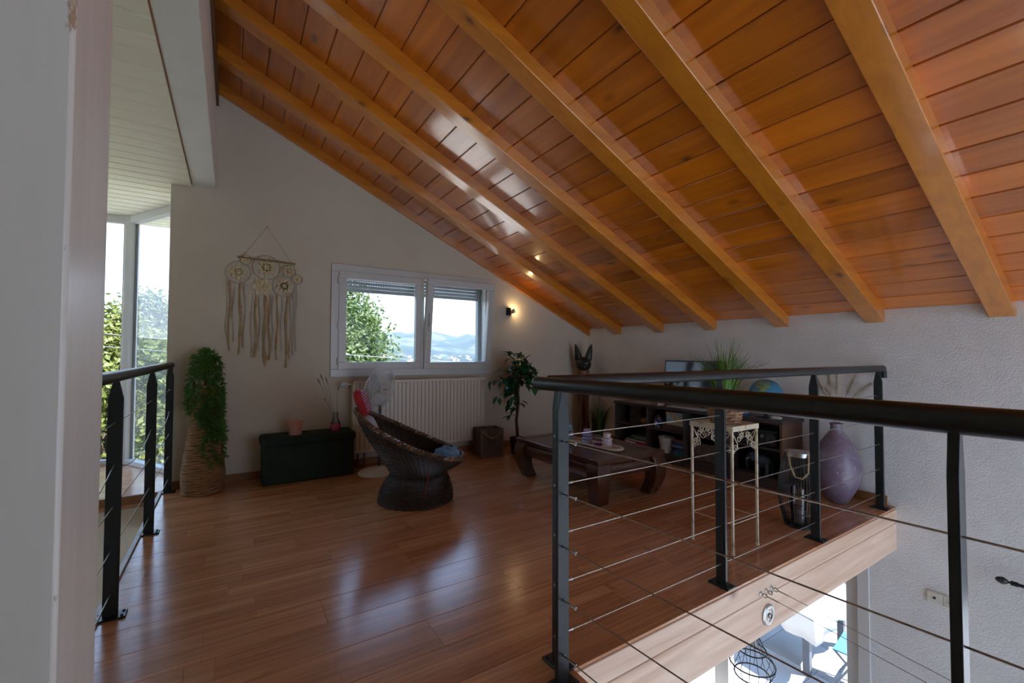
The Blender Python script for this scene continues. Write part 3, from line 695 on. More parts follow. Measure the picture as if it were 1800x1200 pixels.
for k in range(3):
    pts = []
    for j in range(220):
        th = 2 * math.pi * j / 220; p = rim(th); a = th * 34 + k * 2.0944; n_ = Vector((math.cos(th), math.sin(th), 0)); pts.append(p + n_ * .012 * math.cos(a) + Vector((0, 0, .012 * math.sin(a))))
    m.tube(pts, .0095, 6, True)
m.build('braided_rim', wick2, t)
m = MB()
for k in range(2):
    pts = []
    for j in range(160):
        th = 2 * math.pi * j / 160; p = shell(th, 0); a = th * 28 + k * 3.14; pts.append(p + Vector((math.cos(th), math.sin(th), 0)) * .006 * math.cos(a) + Vector((0, 0, .011 + .005 * math.sin(a))))
    m.tube(pts, .006, 6, True)
m.build('braided_foot', wick, t)
m = MB(); n = 40
for i in range(22):   # woven seat
    r_ = .235 * (i + .5) / 22; m.tube([(r_ * math.cos(2 * math.pi * j / n) + .035, r_ * math.sin(2 * math.pi * j / n), .252 + .003 * math.sin(j * math.pi / 2 + i * math.pi)) for j in range(n)], .006, 5, True)
m.build('seat', wick, t)
# things lying in and over the chair
def striped(name, cols, scale, rough=.9, axis='X'):
    mt, nt, b_ = _nt(name); wv = nt.nodes.new('ShaderNodeTexWave'); wv.bands_direction = axis; wv.inputs['Scale'].default_value = scale; wv.inputs['Distortion'].default_value = .3
    nt.links.new(coords(nt), wv.inputs['Vector']); k = len(cols)
    r_ = nt.nodes.new('ShaderNodeValToRGB'); r_.color_ramp.interpolation = 'CONSTANT'; nt.links.new(wv.outputs['Fac'], r_.inputs[0]); el = r_.color_ramp.elements
    while len(el) < k: el.new(.5)
    for i, c_ in enumerate(cols): el[i].position = i / k; el[i].color = (*c_, 1)
    nt.links.new(r_.outputs[0], b_.inputs['Base Color']); b_.inputs['Roughness'].default_value = rough; return mt
def world_of(par, loc): return Matrix.Translation(par.location) @ Matrix.Rotation(par.rotation_euler.z, 4, 'Z') @ Vector(loc)
def pillow(mb, w, h, d, n=12):
    vs = []
    for sgn in (1, -1):
        for i in range(n + 1):
            for j in range(n + 1):
                x = (i / n * 2 - 1); y = (j / n * 2 - 1); th_ = d * (max(0, 1 - x ** 4) * max(0, 1 - y ** 4)) ** .45
                vs.append((x * w * (1 - .04 * y * y), y * h * (1 - .04 * x * x), sgn * th_))
    o = (n + 1) ** 2; fs = []
    for s_ in (0, o):
        for i in range(n):
            for j in range(n):
                a = s_ + i * (n + 1) + j; f_ = (a, a + 1, a + n + 2, a + n + 1); fs.append(f_ if s_ else f_[::-1])
    mb.add(vs, fs); return mb
red = M('red_cushion_cloth', (.40, .018, .022), (.30, .012, .016), 8, .85)
stripe = striped('striped_cushion_front', [(.40, .02, .025), (.50, .48, .60), (.10, .10, .22), (.45, .42, .55), (.40, .02, .03)], 9)
ct = thing('chair_cushion', 'red cushion with violet stripes propped on the back of the wicker chair', 'cushion', world_of(t, (-.385, -.020, .735)), R(-22))
cu = pillow(MB(), .105, .120, .034).build('cover', red, ct); cu.rotation_euler = (0, R(70), 0)
pf = MB().box(-.080, .080, -.095, .095, .026, .036).build('striped_face', stripe, cu, bevel=.006)
towel = striped('striped_towel_cloth', [(.42, .42, .44), (.55, .55, .55), (.16, .17, .20), (.52, .52, .52)], 12, axis='Y')
def drape(path, w, mt, name, label, cat, par, wob=.006, th_=.005, yoff=0):
    n = len(path); mb = MB(); k = 10; vs = []
    for i, p in enumerate(path):
        for j in range(k + 1):
            u = j / k * 2 - 1; vs.append(Vector((p[0] + wob * math.sin(j * 1.9 + i), yoff + u * w * (p[2] if len(p) > 2 else 1), p[1] + wob * math.cos(j * 2.3 + i * 1.3))))
    mb.add(vs, [(i * (k + 1) + j, i * (k + 1) + j + 1, (i + 1) * (k + 1) + j + 1, (i + 1) * (k + 1) + j) for i in range(n - 1) for j in range(k)])
    o = mb.build(name, mt, None, par.location, fix=False); o.rotation_euler = (0, 0, par.rotation_euler.z)
    so = o.modifiers.new('thick', 'SOLIDIFY'); so.thickness = th_; ss = o.modifiers.new('smooth', 'SUBSURF'); ss.levels = ss.render_levels = 2
    return tag(o, label, cat)
drape([(-.372, .625, .8), (-.325, .615, .85), (-.290, .54, .85), (-.25, .45, .75), (-.19, .36, .7), (-.14, .275, .65), (-.115, .268, .6)], .15, towel, 'striped_towel', 'grey and white striped towel lining the wicker chair', 'towel', t, .004, yoff=-.03)
blue = M('blue_cloth', (.10, .24, .42), (.20, .36, .54), 9, .9)
bb = MB(); rg_ = random.Random(12); pillow(bb, .095, .125, .050, 18)
bb.v = [(x + .006 * math.sin(y * 70 + z * 40), y + .006 * math.sin(x * 80 + 1), z + (.012 * math.sin(x * 62 + y * 38) + .008 * math.sin(y * 95 - x * 40)) * (1 if z > 0 else .15)) for x, y, z in bb.v]
o = bb.build('blue_cloth', blue, None, world_of(t, (.245, .045, .305))); o.rotation_euler = (0, 0, R(-22)); tag(o, 'crumpled light blue cloth on the front of the wicker chair', 'cloth')
redc = M('red_cotton', (.45, .03, .02), (.30, .02, .02), 12, .9)
o = pillow(MB(), .125, .115, .028).build('seat_cushion', redc, None, world_of(t, (.02, -.05, .289))); o.rotation_euler = (0, 0, R(-22)); tag(o, 'flat red cushion on the seat inside the wicker chair', 'cushion')
sc_ = MB(); pts = [(.12, -.205, .285), (.11, -.232, .268), (.10, -.238, .24), (.10, -.236, .19), (.085, -.247, .14), (.075, -.272, .08)]
sc_.tube(pts, .0026, 6); o = sc_.build('red_tie_cord', redc, None, t.location); o.rotation_euler = (0, 0, R(-22)); tag(o, 'thin red tie cord hanging down the side of the wicker chair', 'cord')
# ------------------------------------------------------------------ wall lamp
t = thing('wall_spotlight', 'small dark wall spotlight, lit, beside the double window', 'lamp', (2.79, YW, 1.60))
MB().box(-.035, .025, -.022, 0, -.045, .045).build('back_plate', black_metal, t, bevel=.003)
MB().tube([(.0, -.022, 0), (.01, -.055, 0)], .008, 8).build('arm', black_metal, t)
m = MB(); T_ = Matrix.Translation((.02, -.065, 0)) @ Matrix.Rotation(R(62), 4, 'Y'); m.lathe([(.012, -.03), (.022, -.02), (.026, .022), (.022, .022), (.018, -.012)], 18, T=T_); m.build('lamp_head', steel, t)
MB().ball((.040, -.068, .008), .013, 12, 8).build('bulb', emit('lit_bulb', (1.0, .72, .38), 35), t)
ld = bpy.data.lights.new('lamp_light', 'POINT'); ld.energy = .4; ld.color = (1.0, .66, .32); ld.shadow_soft_size = .014
lo_ = bpy.data.objects.new('lamp_light', ld); C.objects.link(lo_); lo_.parent = t; lo_.location = (.052, -.090, .012)

# ------------------------------------------------------------------ wooden candle lantern box
t = thing('wooden_lantern', 'square weathered wooden lantern box with rope handle beside the radiator', 'lantern', (2.345, 4.135, 0), R(-8))
for sx in (-1, 1):
    for sy in (-1, 1): MB().box(sx * .118 - .014, sx * .118 + .014, sy * .10 - .014, sy * .10 + .014, .0, .30).build('corner_post', crate_wood, t, bevel=.002)
MB().box(-.118, .118, -.10, .10, .012, .030).build('bottom', crate_wood, t)
for sy in (-1, 1):
    MB().box(-.104, .104, sy * .10 - .009, sy * .10 + .009, .26, .30).build('rail', crate_wood, t); MB().box(-.104, .104, sy * .10 - .009, sy * .10 + .009, .0, .035).build('rail', crate_wood, t)
    MB().box(-.104, .104, sy * .098 - .003, sy * .098 + .003, .035, .26).build('panel', M('lantern_panel', (.10, .075, .05), (.06, .045, .03), 9, .6) if sy < 0 else crate_wood, t)
for sx in (-1, 1):
    MB().box(sx * .118 - .009, sx * .118 + .009, -.086, .086, .26, .30).build('rail', crate_wood, t); MB().box(sx * .118 - .003, sx * .118 + .003, -.086, .086, .02, .26).build('panel', crate_wood, t)
m = MB(); rg = random.Random(5)
for x0, x1 in ((-.06, .02), (.03, -.02), (.0, .07), (-.02, -.08)): m.tube([(x0, -.106, .04), ((x0 + x1) / 2 + .012, -.109, .14), (x1, -.106, .25)], .0045, 6)
m.build('twigs', wood('twig', (.22, .13, .07), (.12, .07, .04), 2, .8, 0, .1), t)
rp = M('handle_rope', (.36, .26, .15), (.27, .18, .10), 40, .9, bmp=.5, bscale=200)
MB().tube([(-.118 + .236 * i / 12, -.10 - .034 * math.sin(math.pi * i / 12), .295 - .085 * math.sin(math.pi * i / 12)) for i in range(13)], .0065, 8).build('rope_handle', rp, t)

# ------------------------------------------------------------------ ficus
bark = M('ficus_bark', (.06, .035, .022), (.035, .02, .014), 14, .9, bmp=.6, bscale=40, stretch=(1, 1, .3))
fic = leafmat('ficus_leaf', (.008, .055, .022), (.02, .12, .04), 3, .12, .28, True)
t = thing('ficus_tree', 'artificial ficus tree in a black pot beside the wooden lantern', 'plant', (2.675, 4.06, 0))
MB().lathe([(.062, 0), (.068, .006), (.088, .165), (.092, .175), (.084, .175), (.080, .15)], 24).build('pot', M('black_pot', (.016, .015, .014), (.01, .01, .01), 6, .4), t)
MB().lathe([(.081, .15), (.05, .158), (.001, .160)], 20).build('soil', soil, t)
trunk = [Vector((.0, 0, .15)), Vector((-.006, .0, .25)), Vector((-.014, .004, .36)), Vector((-.002, .0, .47)), Vector((.008, -.004, .58)), Vector((.0, 0, .70)), Vector((.01, 0, .82))]
m = MB(); m.tube(trunk, [.019, .017, .016, .015, .015, .014, .011], 9); m.tube([p + Vector((.014 * math.sin(i * 1.6), .014 * math.cos(i * 1.6), 0)) for i, p in enumerate(trunk)], .008, 7); m.build('trunk', bark, t)
rg = random.Random(21); brs = MB(); tips = []
for i in range(30):
    a = rg.uniform(0, 6.28); e_ = rg.uniform(-.8, 1.2); ln = rg.uniform(.12, .29) * (1.25 if math.cos(a) > .5 and e_ < .5 else 1)
    d = Vector((math.cos(a) * math.cos(e_), math.sin(a) * math.cos(e_) * .85, math.sin(e_))); s0 = trunk[-1] + Vector((0, 0, rg.uniform(-.10, .13)))
    mid = s0 + d * ln * .55 + Vector((0, 0, .03)); end = s0 + d * ln * 1.05 + Vector((0, 0, -.02))
    if end.y > .27: end.y = .27
    brs.tube([s0, mid, end], [.005, .0035, .0018], 5); tips += [(mid, d), (L(mid, end, .5), d), (end, d), (L(s0, mid, .7), d)]
for z, a in ((.40, 2.9), (.48, 3.3), (.52, .4)):
    e_ = Vector((.06 * math.cos(a), .03 * math.sin(a), z + .03)); brs.tube([(0, 0, z), e_], .003, 5); tips += [(e_, Vector((math.cos(a), 0, 0)))] * (1 if a < 1 else 2)
brs.build('branches', bark, t)['kind'] = 'stuff'
lf = MB(); prof = [(0, 0), (.2, .5), (.45, .62), (.7, .42), (1, 0)]
vs = [(u * .082, w * .040 * s_, -.02 * u * u + .006 * abs(s_) * w) for s_ in (-1, 0, 1) for u, w in prof]
k = len(prof); lf.add(vs, [(r_ * k + i, r_ * k + i + 1, (r_ + 1) * k + i + 1, (r_ + 1) * k + i) for r_ in (0, 1) for i in range(k - 1)])
lm = lf.mesh('leaf', fic)
cnt = 0
for p, d in tips:
    for q in range(2 if rg.random() < .75 else 3):
        if cnt >= 285: break
        o = bpy.data.objects.new('leaf', lm); C.objects.link(o); o.parent = t; cnt += 1
        pp = Vector(p) + Vector((rg.uniform(-.03, .03), rg.uniform(-.03, .03), rg.uniform(-.03, .03)))
        dd = (Vector(d) + Vector((rg.uniform(-.9, .9), rg.uniform(-.9, .9), rg.uniform(-1.1, .25)))).normalized()
        if pp.y + dd.y * .06 > .35: dd.y = -abs(dd.y)
        o.location = pp; o.rotation_euler = dd.to_track_quat('X', 'Z').to_euler(); s_ = rg.uniform(.95, 1.45); o.scale = (s_, s_, s_)

# ------------------------------------------------------------------ opium coffee table
TX0, TX1, TY0, TY1, TZ = 2.195, 2.915, 2.295, 3.365, .338
cx, cy = (TX0 + TX1) / 2, (TY0 + TY1) / 2
t = thing('coffee_table', 'low dark wooden opium coffee table with curled legs', 'table', (cx, cy, 0)); hx, hy = (TX1 - TX0) / 2, (TY1 - TY0) / 2
m = MB()
for x0, x1, y0, y1 in ((-hx, hx, -hy, -hy + .10), (-hx, hx, hy - .10, hy), (-hx, -hx + .10, -hy + .10, hy - .10), (hx - .10, hx, -hy + .10, hy - .10)):
    MB().box(x0, x1, y0, y1, .304, TZ).build('top_frame', tbl_wood, t, bevel=.004)
MB().box(-hx + .102, hx - .102, -hy + .102, hy - .102, .308, TZ - .003).build('top_panel', tbl_wood, t, bevel=.002)
ap = [(.0, .304), (.018, .29), (.030, .255), (.028, .215), (.012, .185), (-.012, .182), (-.02, .304)]
for sx in (-1, 1): MB().prism([(sx * (hx - .055 + a), b_) for a, b_ in ap], lambda a, b_, h: (a, h, b_), -hy + .06, hy - .06).build('apron', tbl_wood, t)
for sy in (-1, 1): MB().prism([(sy * (hy - .055 + a), b_) for a, b_ in ap], lambda a, b_, h: (h, a, b_), -hx + .06, hx - .06).build('apron', tbl_wood, t)
lay = [(.304, .075, .062), (.27, .062, .064), (.22, .052, .063), (.17, .050, .060), (.12, .054, .056), (.08, .064, .053), (.045, .077, .051), (.015, .086, .050), (.0, .089, .046)]
for sx in (-1, 1):
    for sy in (-1, 1):
        m = MB(); vs = []
        for z, ins, hf in lay:
            c_ = (sx * (hx - ins), sy * (hy - ins)); vs += [(c_[0] + a * hf, c_[1] + b_ * hf, z) for a, b_ in ((-1, -1), (1, -1), (1, 1), (-1, 1))]
        n = len(lay); m.add(vs, [(i * 4 + j, i * 4 + (j + 1) % 4, (i + 1) * 4 + (j + 1) % 4, (i + 1) * 4 + j) for i in range(n - 1) for j in range(4)] + [(3, 2, 1, 0), ((n - 1) * 4, (n - 1) * 4 + 1, (n - 1) * 4 + 2, (n - 1) * 4 + 3)])
        m.build('leg', tbl_wood, t, bevel=.006)
# tray and candle jars
t = thing('serving_tray', 'long pale oval wooden tray on the coffee table', 'tray', (2.545, 2.79, TZ), R(5))
def oval(hw, hl, n=36): return [(hw * math.cos(2 * math.pi * i / n), (hl - hw) * (1 if math.sin(2 * math.pi * i / n) > 0 else -1) * (1 if abs(math.sin(2 * math.pi * i / n)) > 1e-6 else 0) + hw * math.sin(2 * math.pi * i / n)) for i in range(n)]
tray_w = wood('pale_tray_wood', (.64, .54, .44), (.50, .40, .30), 1, .5, 0, .1)
MB().prism(oval(.062, .345), lambda a, b_, h: (a, b_, h), 0, .010).build('bottom', tray_w, t)
rb_ = oval(.068, .352); MB().tube([(a, b_, .014) for a, b_ in rb_], .010, 6, True).build('rim', tray_w, t)
def jar(label, col, x, y):
    q = thing('candle_jar', label, 'jar', (x, y, TZ + .010)); q.scale = (1.15, 1.15, 1.2)
    pr_ = [(.030, 0)]
    for z in (.0, .024, .048): pr_ += [(.031, z + .002), (.0365, z + .008), (.0365, z + .016), (.031, z + .022)]
    pr_ += [(.026, .074), (.026, .084)]
    MB().lathe(pr_, 24).build('body', M('jar_glass_' + col[0], col[1], tuple(x_ * .85 for x_ in col[1]), 5, .2), q)
    MB().lathe([(.027, .084), (.027, .098), (.023, .101), (.001, .101)], 20).build('lid', M('jar_lid_' + col[0], tuple(min(1, x_ * 1.1) for x_ in col[1]), col[1], 5, .35), q)
jar('pale blue ribbed jar on the oval tray', ('blue', (.22, .45, .66)), 2.545, 3.03)
jar('lilac ribbed jar with dark lid on the oval tray', ('lilac', (.34, .32, .55)), 2.530, 2.775)
jar('pale pink ribbed jar on the oval tray', ('pink', (.60, .48, .52)), 2.540, 2.555)
o = MB().lathe([(.026, 0), (.038, .004), (.041, .014), (.038, .015), (.034, .006), (.001, .005)], 24).build('purple_dish', M('purple_glass', (.20, .04, .36), (.16, .03, .30), 5, .2), None, (2.555, 2.665, TZ + .0105)); tag(o, 'small purple dish between the jars on the tray', 'dish')

# ------------------------------------------------------------------ carved cat
t = thing('cat_statue', 'tall carved wooden cat statue with black head in the room corner', 'statue', (3.80, 4.24, 0), R(-35))
blk = M('black_stained_wood', (.012, .010, .009), (.02, .016, .014), 8, .4)
MB().lathe([(.095, 0), (.10, .01), (.10, .03), (.09, .035)], 20, sx=1.0, sy=1.15).build('base', cat_wood, t)
m = MB(); m.lathe([(.088, .035), (.086, .10), (.074, .25), (.066, .40), (.070, .52), (.088, .64), (.100, .70), (.095, .75), (.074, .79)], 24, sx=1, sy=.85); m.build('body', cat_wood, t)
for sx in (-1, 1):
    MB().tube([(sx * .032, -.052, .69), (sx * .036, -.066, .45), (sx * .036, -.072, .20), (sx * .036, -.082, .06), (sx * .036, -.100, .050)], [.026, .023, .021, .024, .026], 10).build('front_leg', cat_wood, t)
m = MB(); m.tube([(.07, .06, .05), (.115, .02, .06), (.12, -.03, .10), (.118, -.04, .28), (.112, -.03, .36)], [.018, .018, .017, .016, .010], 8); m.build('tail', cat_wood, t)
MB().lathe([(.072, .78), (.078, .79), (.078, .88), (.070, .89)], 24).build('collar', M('copper_brown_collar', (.24, .10, .05), (.16, .065, .03), 9, .4), t)
hd = MB().ball((0, -.005, .965), .10, 20, 14, (1.0, .92, .95)).build('head', blk, t)
MB().ball((0, -.088, .935), .042, 14, 10, (1.1, .8, .8)).build('muzzle', blk, hd)
for sx in (-1, 1):
    m = MB(); m.lathe([(.050, 0), (.046, .04), (.034, .11), (.018, .17), (.002, .20)], 14, T=Matrix.Translation((sx * .055, 0, 1.020)) @ Matrix.Rotation(R(13) * sx, 4, 'Y') @ Matrix.Diagonal((1, .5, 1.06, 1))); m.build('ear', blk, hd)
    MB().ball((sx * .040, -.084, .985), .013, 10, 8, (1.2, .5, .8)).build('eye', M('cat_eye', (.05, .12, .16), (.04, .09, .12), 5, .2), hd)

# ------------------------------------------------------------------ grass plants
def grass(mb, n, z0, h0, h1, spread, wd, rg, r0=.04, droop=.5, seg=7, lim=None):
    for i in range(n):
        a = rg.uniform(0, 6.283); h = rg.uniform(h0, h1); sp = rg.uniform(.15, 1) * spread; r_ = rg.uniform(0, r0); d = Vector((math.cos(a), math.sin(a), 0)); s_ = Vector((-d.y, d.x, 0)); dr = droop * rg.uniform(.3, 1)
        vs = []
        for k in range(seg + 1):
            u = k / seg; p = d * (r_ + sp * u ** 1.7) + Vector((0, 0, z0 + h * (u - dr * .45 * u ** 3))); w = wd * (1 - u ** 2.2) * .5 + .0004
            if lim: p.x = min(p.x, lim[0]); p.y = min(p.y, lim[1])
            vs += [p - s_ * w, p + s_ * w + Vector((0, 0, .0008))]
        mb.add(vs, [(2 * k, 2 * k + 1, 2 * k + 3, 2 * k + 2) for k in range(seg)])
gr_dark = leafmat('dark_grass_leaf', (.03, .07, .02), (.07, .11, .03), 6, .2)
gr_tan = M('dry_plume', (.40, .29, .17), (.30, .21, .12), 30, .95)
t = thing('plumed_grass_plant', 'dark ornamental grass with tan plumes between the cat and the shelf', 'plant', (3.70, 3.86, 0))
MB().lathe([(.07, 0), (.076, .006), (.092, .15), (.095, .16), (.086, .16)], 22).build('pot', M('dark_grey_pot', (.03, .028, .026), (.02, .02, .02), 6, .5), t)
MB().lathe([(.087, .145), (.001, .15)], 18).build('soil', soil, t)
m = MB(); grass(m, 150, .14, .26, .42, .17, .009, random.Random(4), .06, .4); o = m.build('blades', gr_dark, t, smooth=False, fix=False); o['kind'] = 'stuff'
rg = random.Random(9)
for i in range(9):
    a = rg.uniform(0, 6.28); d = Vector((math.cos(a), math.sin(a), 0)) * rg.uniform(.02, .08); top = Vector((d.x * 1.2, d.y * 1.2, rg.uniform(.50, .60)))
    q = MB(); q.tube([(d.x * .2, d.y * .2, .15), (d.x * .8, d.y * .8, .38), top], .002, 5); st_ = q.build('plume_stem', gr_tan, t)
    pl = MB()
    for k in range(150):
        u = rg.uniform(-.16, .03); b0 = top + Vector((0, 0, u)); dd = Vector((rg.uniform(-1, 1), rg.uniform(-1, 1), rg.uniform(.3, 1.5))).normalized() * rg.uniform(.02, .05); s_ = dd.orthogonal().normalized() * .002
        pl.add([b0 - s_, b0 + s_, b0 + dd], [(0, 1, 2)])
    o = pl.build('plume', gr_tan, st_, smooth=False, fix=False); o['kind'] = 'stuff'

# ------------------------------------------------------------------ shelf unit
SX0, SX1, SY0, SY1, SZ = 3.70, 4.045, 1.79, 3.60, .565
t = thing('shelf_unit', 'low dark wood cube shelf along the stucco wall', 'shelf', (SX0, SY0, 0)); D = SX1 - SX0; LN = SY1 - SY0
MB().box(-.008, D, -.008, LN + .008, SZ - .030, SZ).build('top', shelf_wood, t, bevel=.002)
MB().box(.0, D, 0, LN, .075, .095).build('bottom_shelf', shelf_wood, t, bevel=.0015)
MB().box(.012, .030, .01, LN - .01, .0, .075).build('plinth', shelf_wood, t)
MB().box(D - .012, D - .004, .005, LN - .005, .01, SZ - .03).build('back_panel', shelf_wood, t)
cw = (LN - .022) / 4
side_w = wood('shelf_side_wood', (.16, .075, .04), (.09, .042, .025), 2, .45, 0, .12)
for k in range(5):
    y = cw * k; MB().box(.002, D - .013, y, y + .022, .095 if 0 < k < 4 else 0, SZ - .030).build('upright', shelf_wood if k else side_w, t, bevel=.0015)
for k in range(4): MB().box(.004, D - .013, cw * k + .022, cw * (k + 1), .318, .336).build('shelf', shelf_wood, t, bevel=.0015)
UZ, LZ = .336, .095
def cy_(k): return SY0 + cw * k + .011     # k-th upright
def single(o, label, cat, group=None): return tag(o, label, cat, group)
# column against the far end: relief plaque, gourd, binder and books
rel = M('grey_carved_stone', (.10, .10, .09), (.035, .035, .033), 16, .55, bmp=1.0, bscale=26, bdist=.03)
t = thing('carved_plaque', 'dark grey carved relief plaque standing in the shelf', 'plaque', (3.83, 3.40, UZ), R(0))
MB().box(-.012, .012, -.085, .085, 0, .19).build('slab', rel, t, bevel=.004)
m = MB(); rg = random.Random(2)
for i in range(26): m.ball((-.014, rg.uniform(-.07, .07), rg.uniform(.02, .17)), rg.uniform(.008, .017), 8, 6, (.6, 1, 1))
m.build('carving', rel, t); MB().lathe([(.05, 0), (.05, .008)], 16, (.0, .0, -.0)).build('foot', rel, t)
org = M('orange_glaze', (.34, .13, .04), (.24, .09, .03), 8, .4)
t = thing('orange_gourd', 'small orange gourd beside the carved plaque', 'ornament', (3.80, 3.235, UZ)); m = MB()
n = 40
vs = []; pr_ = [(.008, 0), (.036, .008), (.052, .035), (.046, .062), (.018, .074), (.006, .070)]
for r_, z in pr_:
    for j in range(n): a = 2 * math.pi * j / n; q = r_ * (1 + .05 * math.cos(8 * a)); vs.append((q * math.cos(a), q * math.sin(a), z))
m.add(vs, [(i * n + j, i * n + (j + 1) % n, (i + 1) * n + (j + 1) % n, (i + 1) * n + j) for i in range(len(pr_) - 1) for j in range(n)] + [tuple(range(n - 1, -1, -1))]); m.build('body', org, t)
MB().tube([(0, 0, .068), (.004, 0, .082), (.012, 0, .09)], [.006, .004, .003], 7).build('stem', dry, t)
def book(label, loc, sx, sy, sz, col, cat='book', rz=0, group=None, name='book', spine=None):
    q = thing(name, label, cat, loc, rz, group); mt = M('cover_' + label[:14].replace(' ', '_'), col, tuple(c_ * .8 for c_ in col), 6, .5)
    MB().box(-.001, sx, 0, sy, 0, .0025).build('cover', mt, q); MB().box(-.001, sx, 0, sy, sz - .0025, sz).build('cover', mt, q); MB().box(-.003, .001, 0, sy, 0, sz).build('spine', mt, q, bevel=.001)
    MB().box(.001, sx - .004, .003, sy - .003, .0025, sz - .0025).build('pages', M('paper', (.62, .58, .50), (.55, .51, .43), 9, .9), q)
    if spine: MB().box(-.0042, -.003, spine[0], spine[1], sz * .2, sz * .8).build('spine_label', M('label_white', (.66, .64, .60), (.60, .58, .54), 9, .8), q)
    return q
book('thick red ring binder lying flat under books in the shelf', (3.725, 3.175, LZ), .26, .30, .055, (.42, .010, .025), 'binder', name='ring_binder', spine=(.14, .285))
book('thin white magazine on the red binder', (3.728, 3.185, LZ + .0555), .21, .27, .010, (.60, .60, .58), name='magazine', cat='magazine')
book('dark green book on the white magazine', (3.735, 3.185, LZ + .066), .19, .26, .016, (.03, .10, .08))
book('pale green book near the top of the book stack', (3.738, 3.185, LZ + .0825), .18, .15, .014, (.16, .28, .24))
book('grey book second from the top of the stack', (3.742, 3.19, LZ + .097), .17, .20, .012, (.16, .17, .17))
book('small dark blue book topping the stack', (3.748, 3.19, LZ + .1095), .15, .12, .012, (.03, .07, .13))
# second column: ginger jar, world map box, striped bucket, blue books
t = thing('ginger_jar', 'round blue and white ginger jar with brown lid in the shelf', 'jar', (3.765, 3.045, UZ))
gj, nt, b_ = _nt('blue_white_porcelain'); vo = nt.nodes.new('ShaderNodeTexVoronoi'); vo.inputs['Scale'].default_value = 34; nt.links.new(coords(nt), vo.inputs['Vector'])
nt.links.new(ramp(nt, vo.outputs['Distance'], [(.35, (.55, .55, .58)), (.45, (.03, .05, .20))]), b_.inputs['Base Color']); b_.inputs['Roughness'].default_value = .2
MB().lathe([(.026, 0), (.030, .004), (.048, .03), (.050, .05), (.040, .075), (.028, .084), (.028, .090)], 28).build('body', gj, t)
MB().lathe([(.031, .088), (.033, .094), (.028, .108), (.010, .114), (.010, .124), (.001, .128)], 24).build('lid', M('brown_lid', (.15, .06, .035), (.10, .04, .025), 9, .4), t)
mp_, nt, b_ = _nt('world_map_print'); f_ = noise(nt, coords(nt, (1, 1, 1)), 13, 4, .55)
nt.links.new(ramp(nt, f_, [(.47, (.36, .50, .60)), (.50, (.60, .62, .40)), (.58, (.66, .40, .34)), (.64, (.40, .50, .24))]), b_.inputs['Base Color']); b_.inputs['Roughness'].default_value = .6
t = thing('map_box', 'pale storage box printed with a coloured world map in the shelf', 'box', (3.765, 2.715, UZ + .0455))
MB().box(0, .22, 0, .232, 0, .128).build('box', mp_, t, bevel=.003); MB().box(-.003, .222, -.003, .235, .10, .132).build('lid', mp_, t, bevel=.003)
book('wide dark brown album under the map box', (3.735, 2.708, UZ), .26, .27, .045, (.085, .05, .03), 'album', name='album')
buck = striped('striped_bucket_print', [(.62, .60, .55), (.62, .60, .55), (.50, .52, .46), (.40, .20, .34), (.60, .58, .52)], 16, .6, 'Y')
t = thing('striped_bucket', 'cream bucket with coloured vertical stripes in the lower shelf', 'bucket', (3.78, 2.955, LZ))
MB().lathe([(.055, 0), (.057, .004), (.078, .150), (.081, .154), (.076, .154), (.054, .008), (.001, .006)], 28).build('body', buck, t)
MB().tube([(.080 * math.cos(2 * math.pi * i / 28), .080 * math.sin(2 * math.pi * i / 28), .154) for i in range(28)], .0028, 6, True).build('rim', M('bucket_rim', (.60, .57, .50), (.55, .52, .45), 6, .5), t)
for k, (c_, h_) in enumerate((((.025, .14, .16), .028), ((.05, .16, .24), .02), ((.03, .08, .22), .03), ((.20, .36, .52), .016), ((.025, .06, .18), .026), ((.05, .12, .30), .018), ((.25, .06, .06), .012))):
    z_ = LZ + [0, .0285, .049, .0795, .096, .1225, .141][k]
    book(['teal book at the bottom of the blue book pile', 'grey blue book second in the blue pile', 'navy book third in the blue pile', 'pale blue book in the middle of the blue pile', 'dark navy book above the pale blue one', 'blue paperback near the top of the blue pile', 'thin red booklet topping the blue pile'][k], (3.735 + .004 * (k % 3), 2.709, z_), .20 - .01 * (k % 2), .14 - .012 * (k % 3), h_, c_)
# third column
bask = M('grey_woven_basket', (.22, .16, .12), (.10, .07, .05), 30, .8, bmp=1.0, bscale=90)
t = thing('storage_basket', 'rectangular brown woven storage basket in the lower shelf', 'basket', (3.74, 2.47, LZ)); m = MB()
for i in range(13):
    z = .007 + i * .0125; w_ = .13 + .012 * i / 13; l_ = .165 + .01 * i / 13; pts = []
    for j in range(72):
        u = j / 72 * 4; s_ = int(u); f_ = u - s_; q = [(-1, -1), (1, -1), (1, 1), (-1, 1), (-1, -1)]; a = q[s_]; b2 = q[s_ + 1]; o_ = .0035 * (1 if (j + i) % 2 else -1); x = (a[0] + (b2[0] - a[0]) * f_); y = (a[1] + (b2[1] - a[1]) * f_); pts.append((x * (w_ + o_) + .14, y * (l_ + o_), z))
    m.tube(pts, .0065, 5, True)
m.build('weave', bask, t); MB().box(.015, .265, -.155, .155, 0, .006).build('bottom', bask, t)
t = thing('dark_box', 'plain dark box in the upper shelf behind the plant stand', 'box', (3.75, 2.28, UZ)); MB().box(0, .25, 0, .34, 0, .10).build('box', M('dark_card', (.03, .03, .035), (.02, .02, .024), 5, .6), t, bevel=.003); MB().box(-.003, .253, -.003, .343, .09, .125).build('lid', M('dark_card_lid', (.04, .04, .046), (.03, .03, .034), 5, .6), t, bevel=.003)
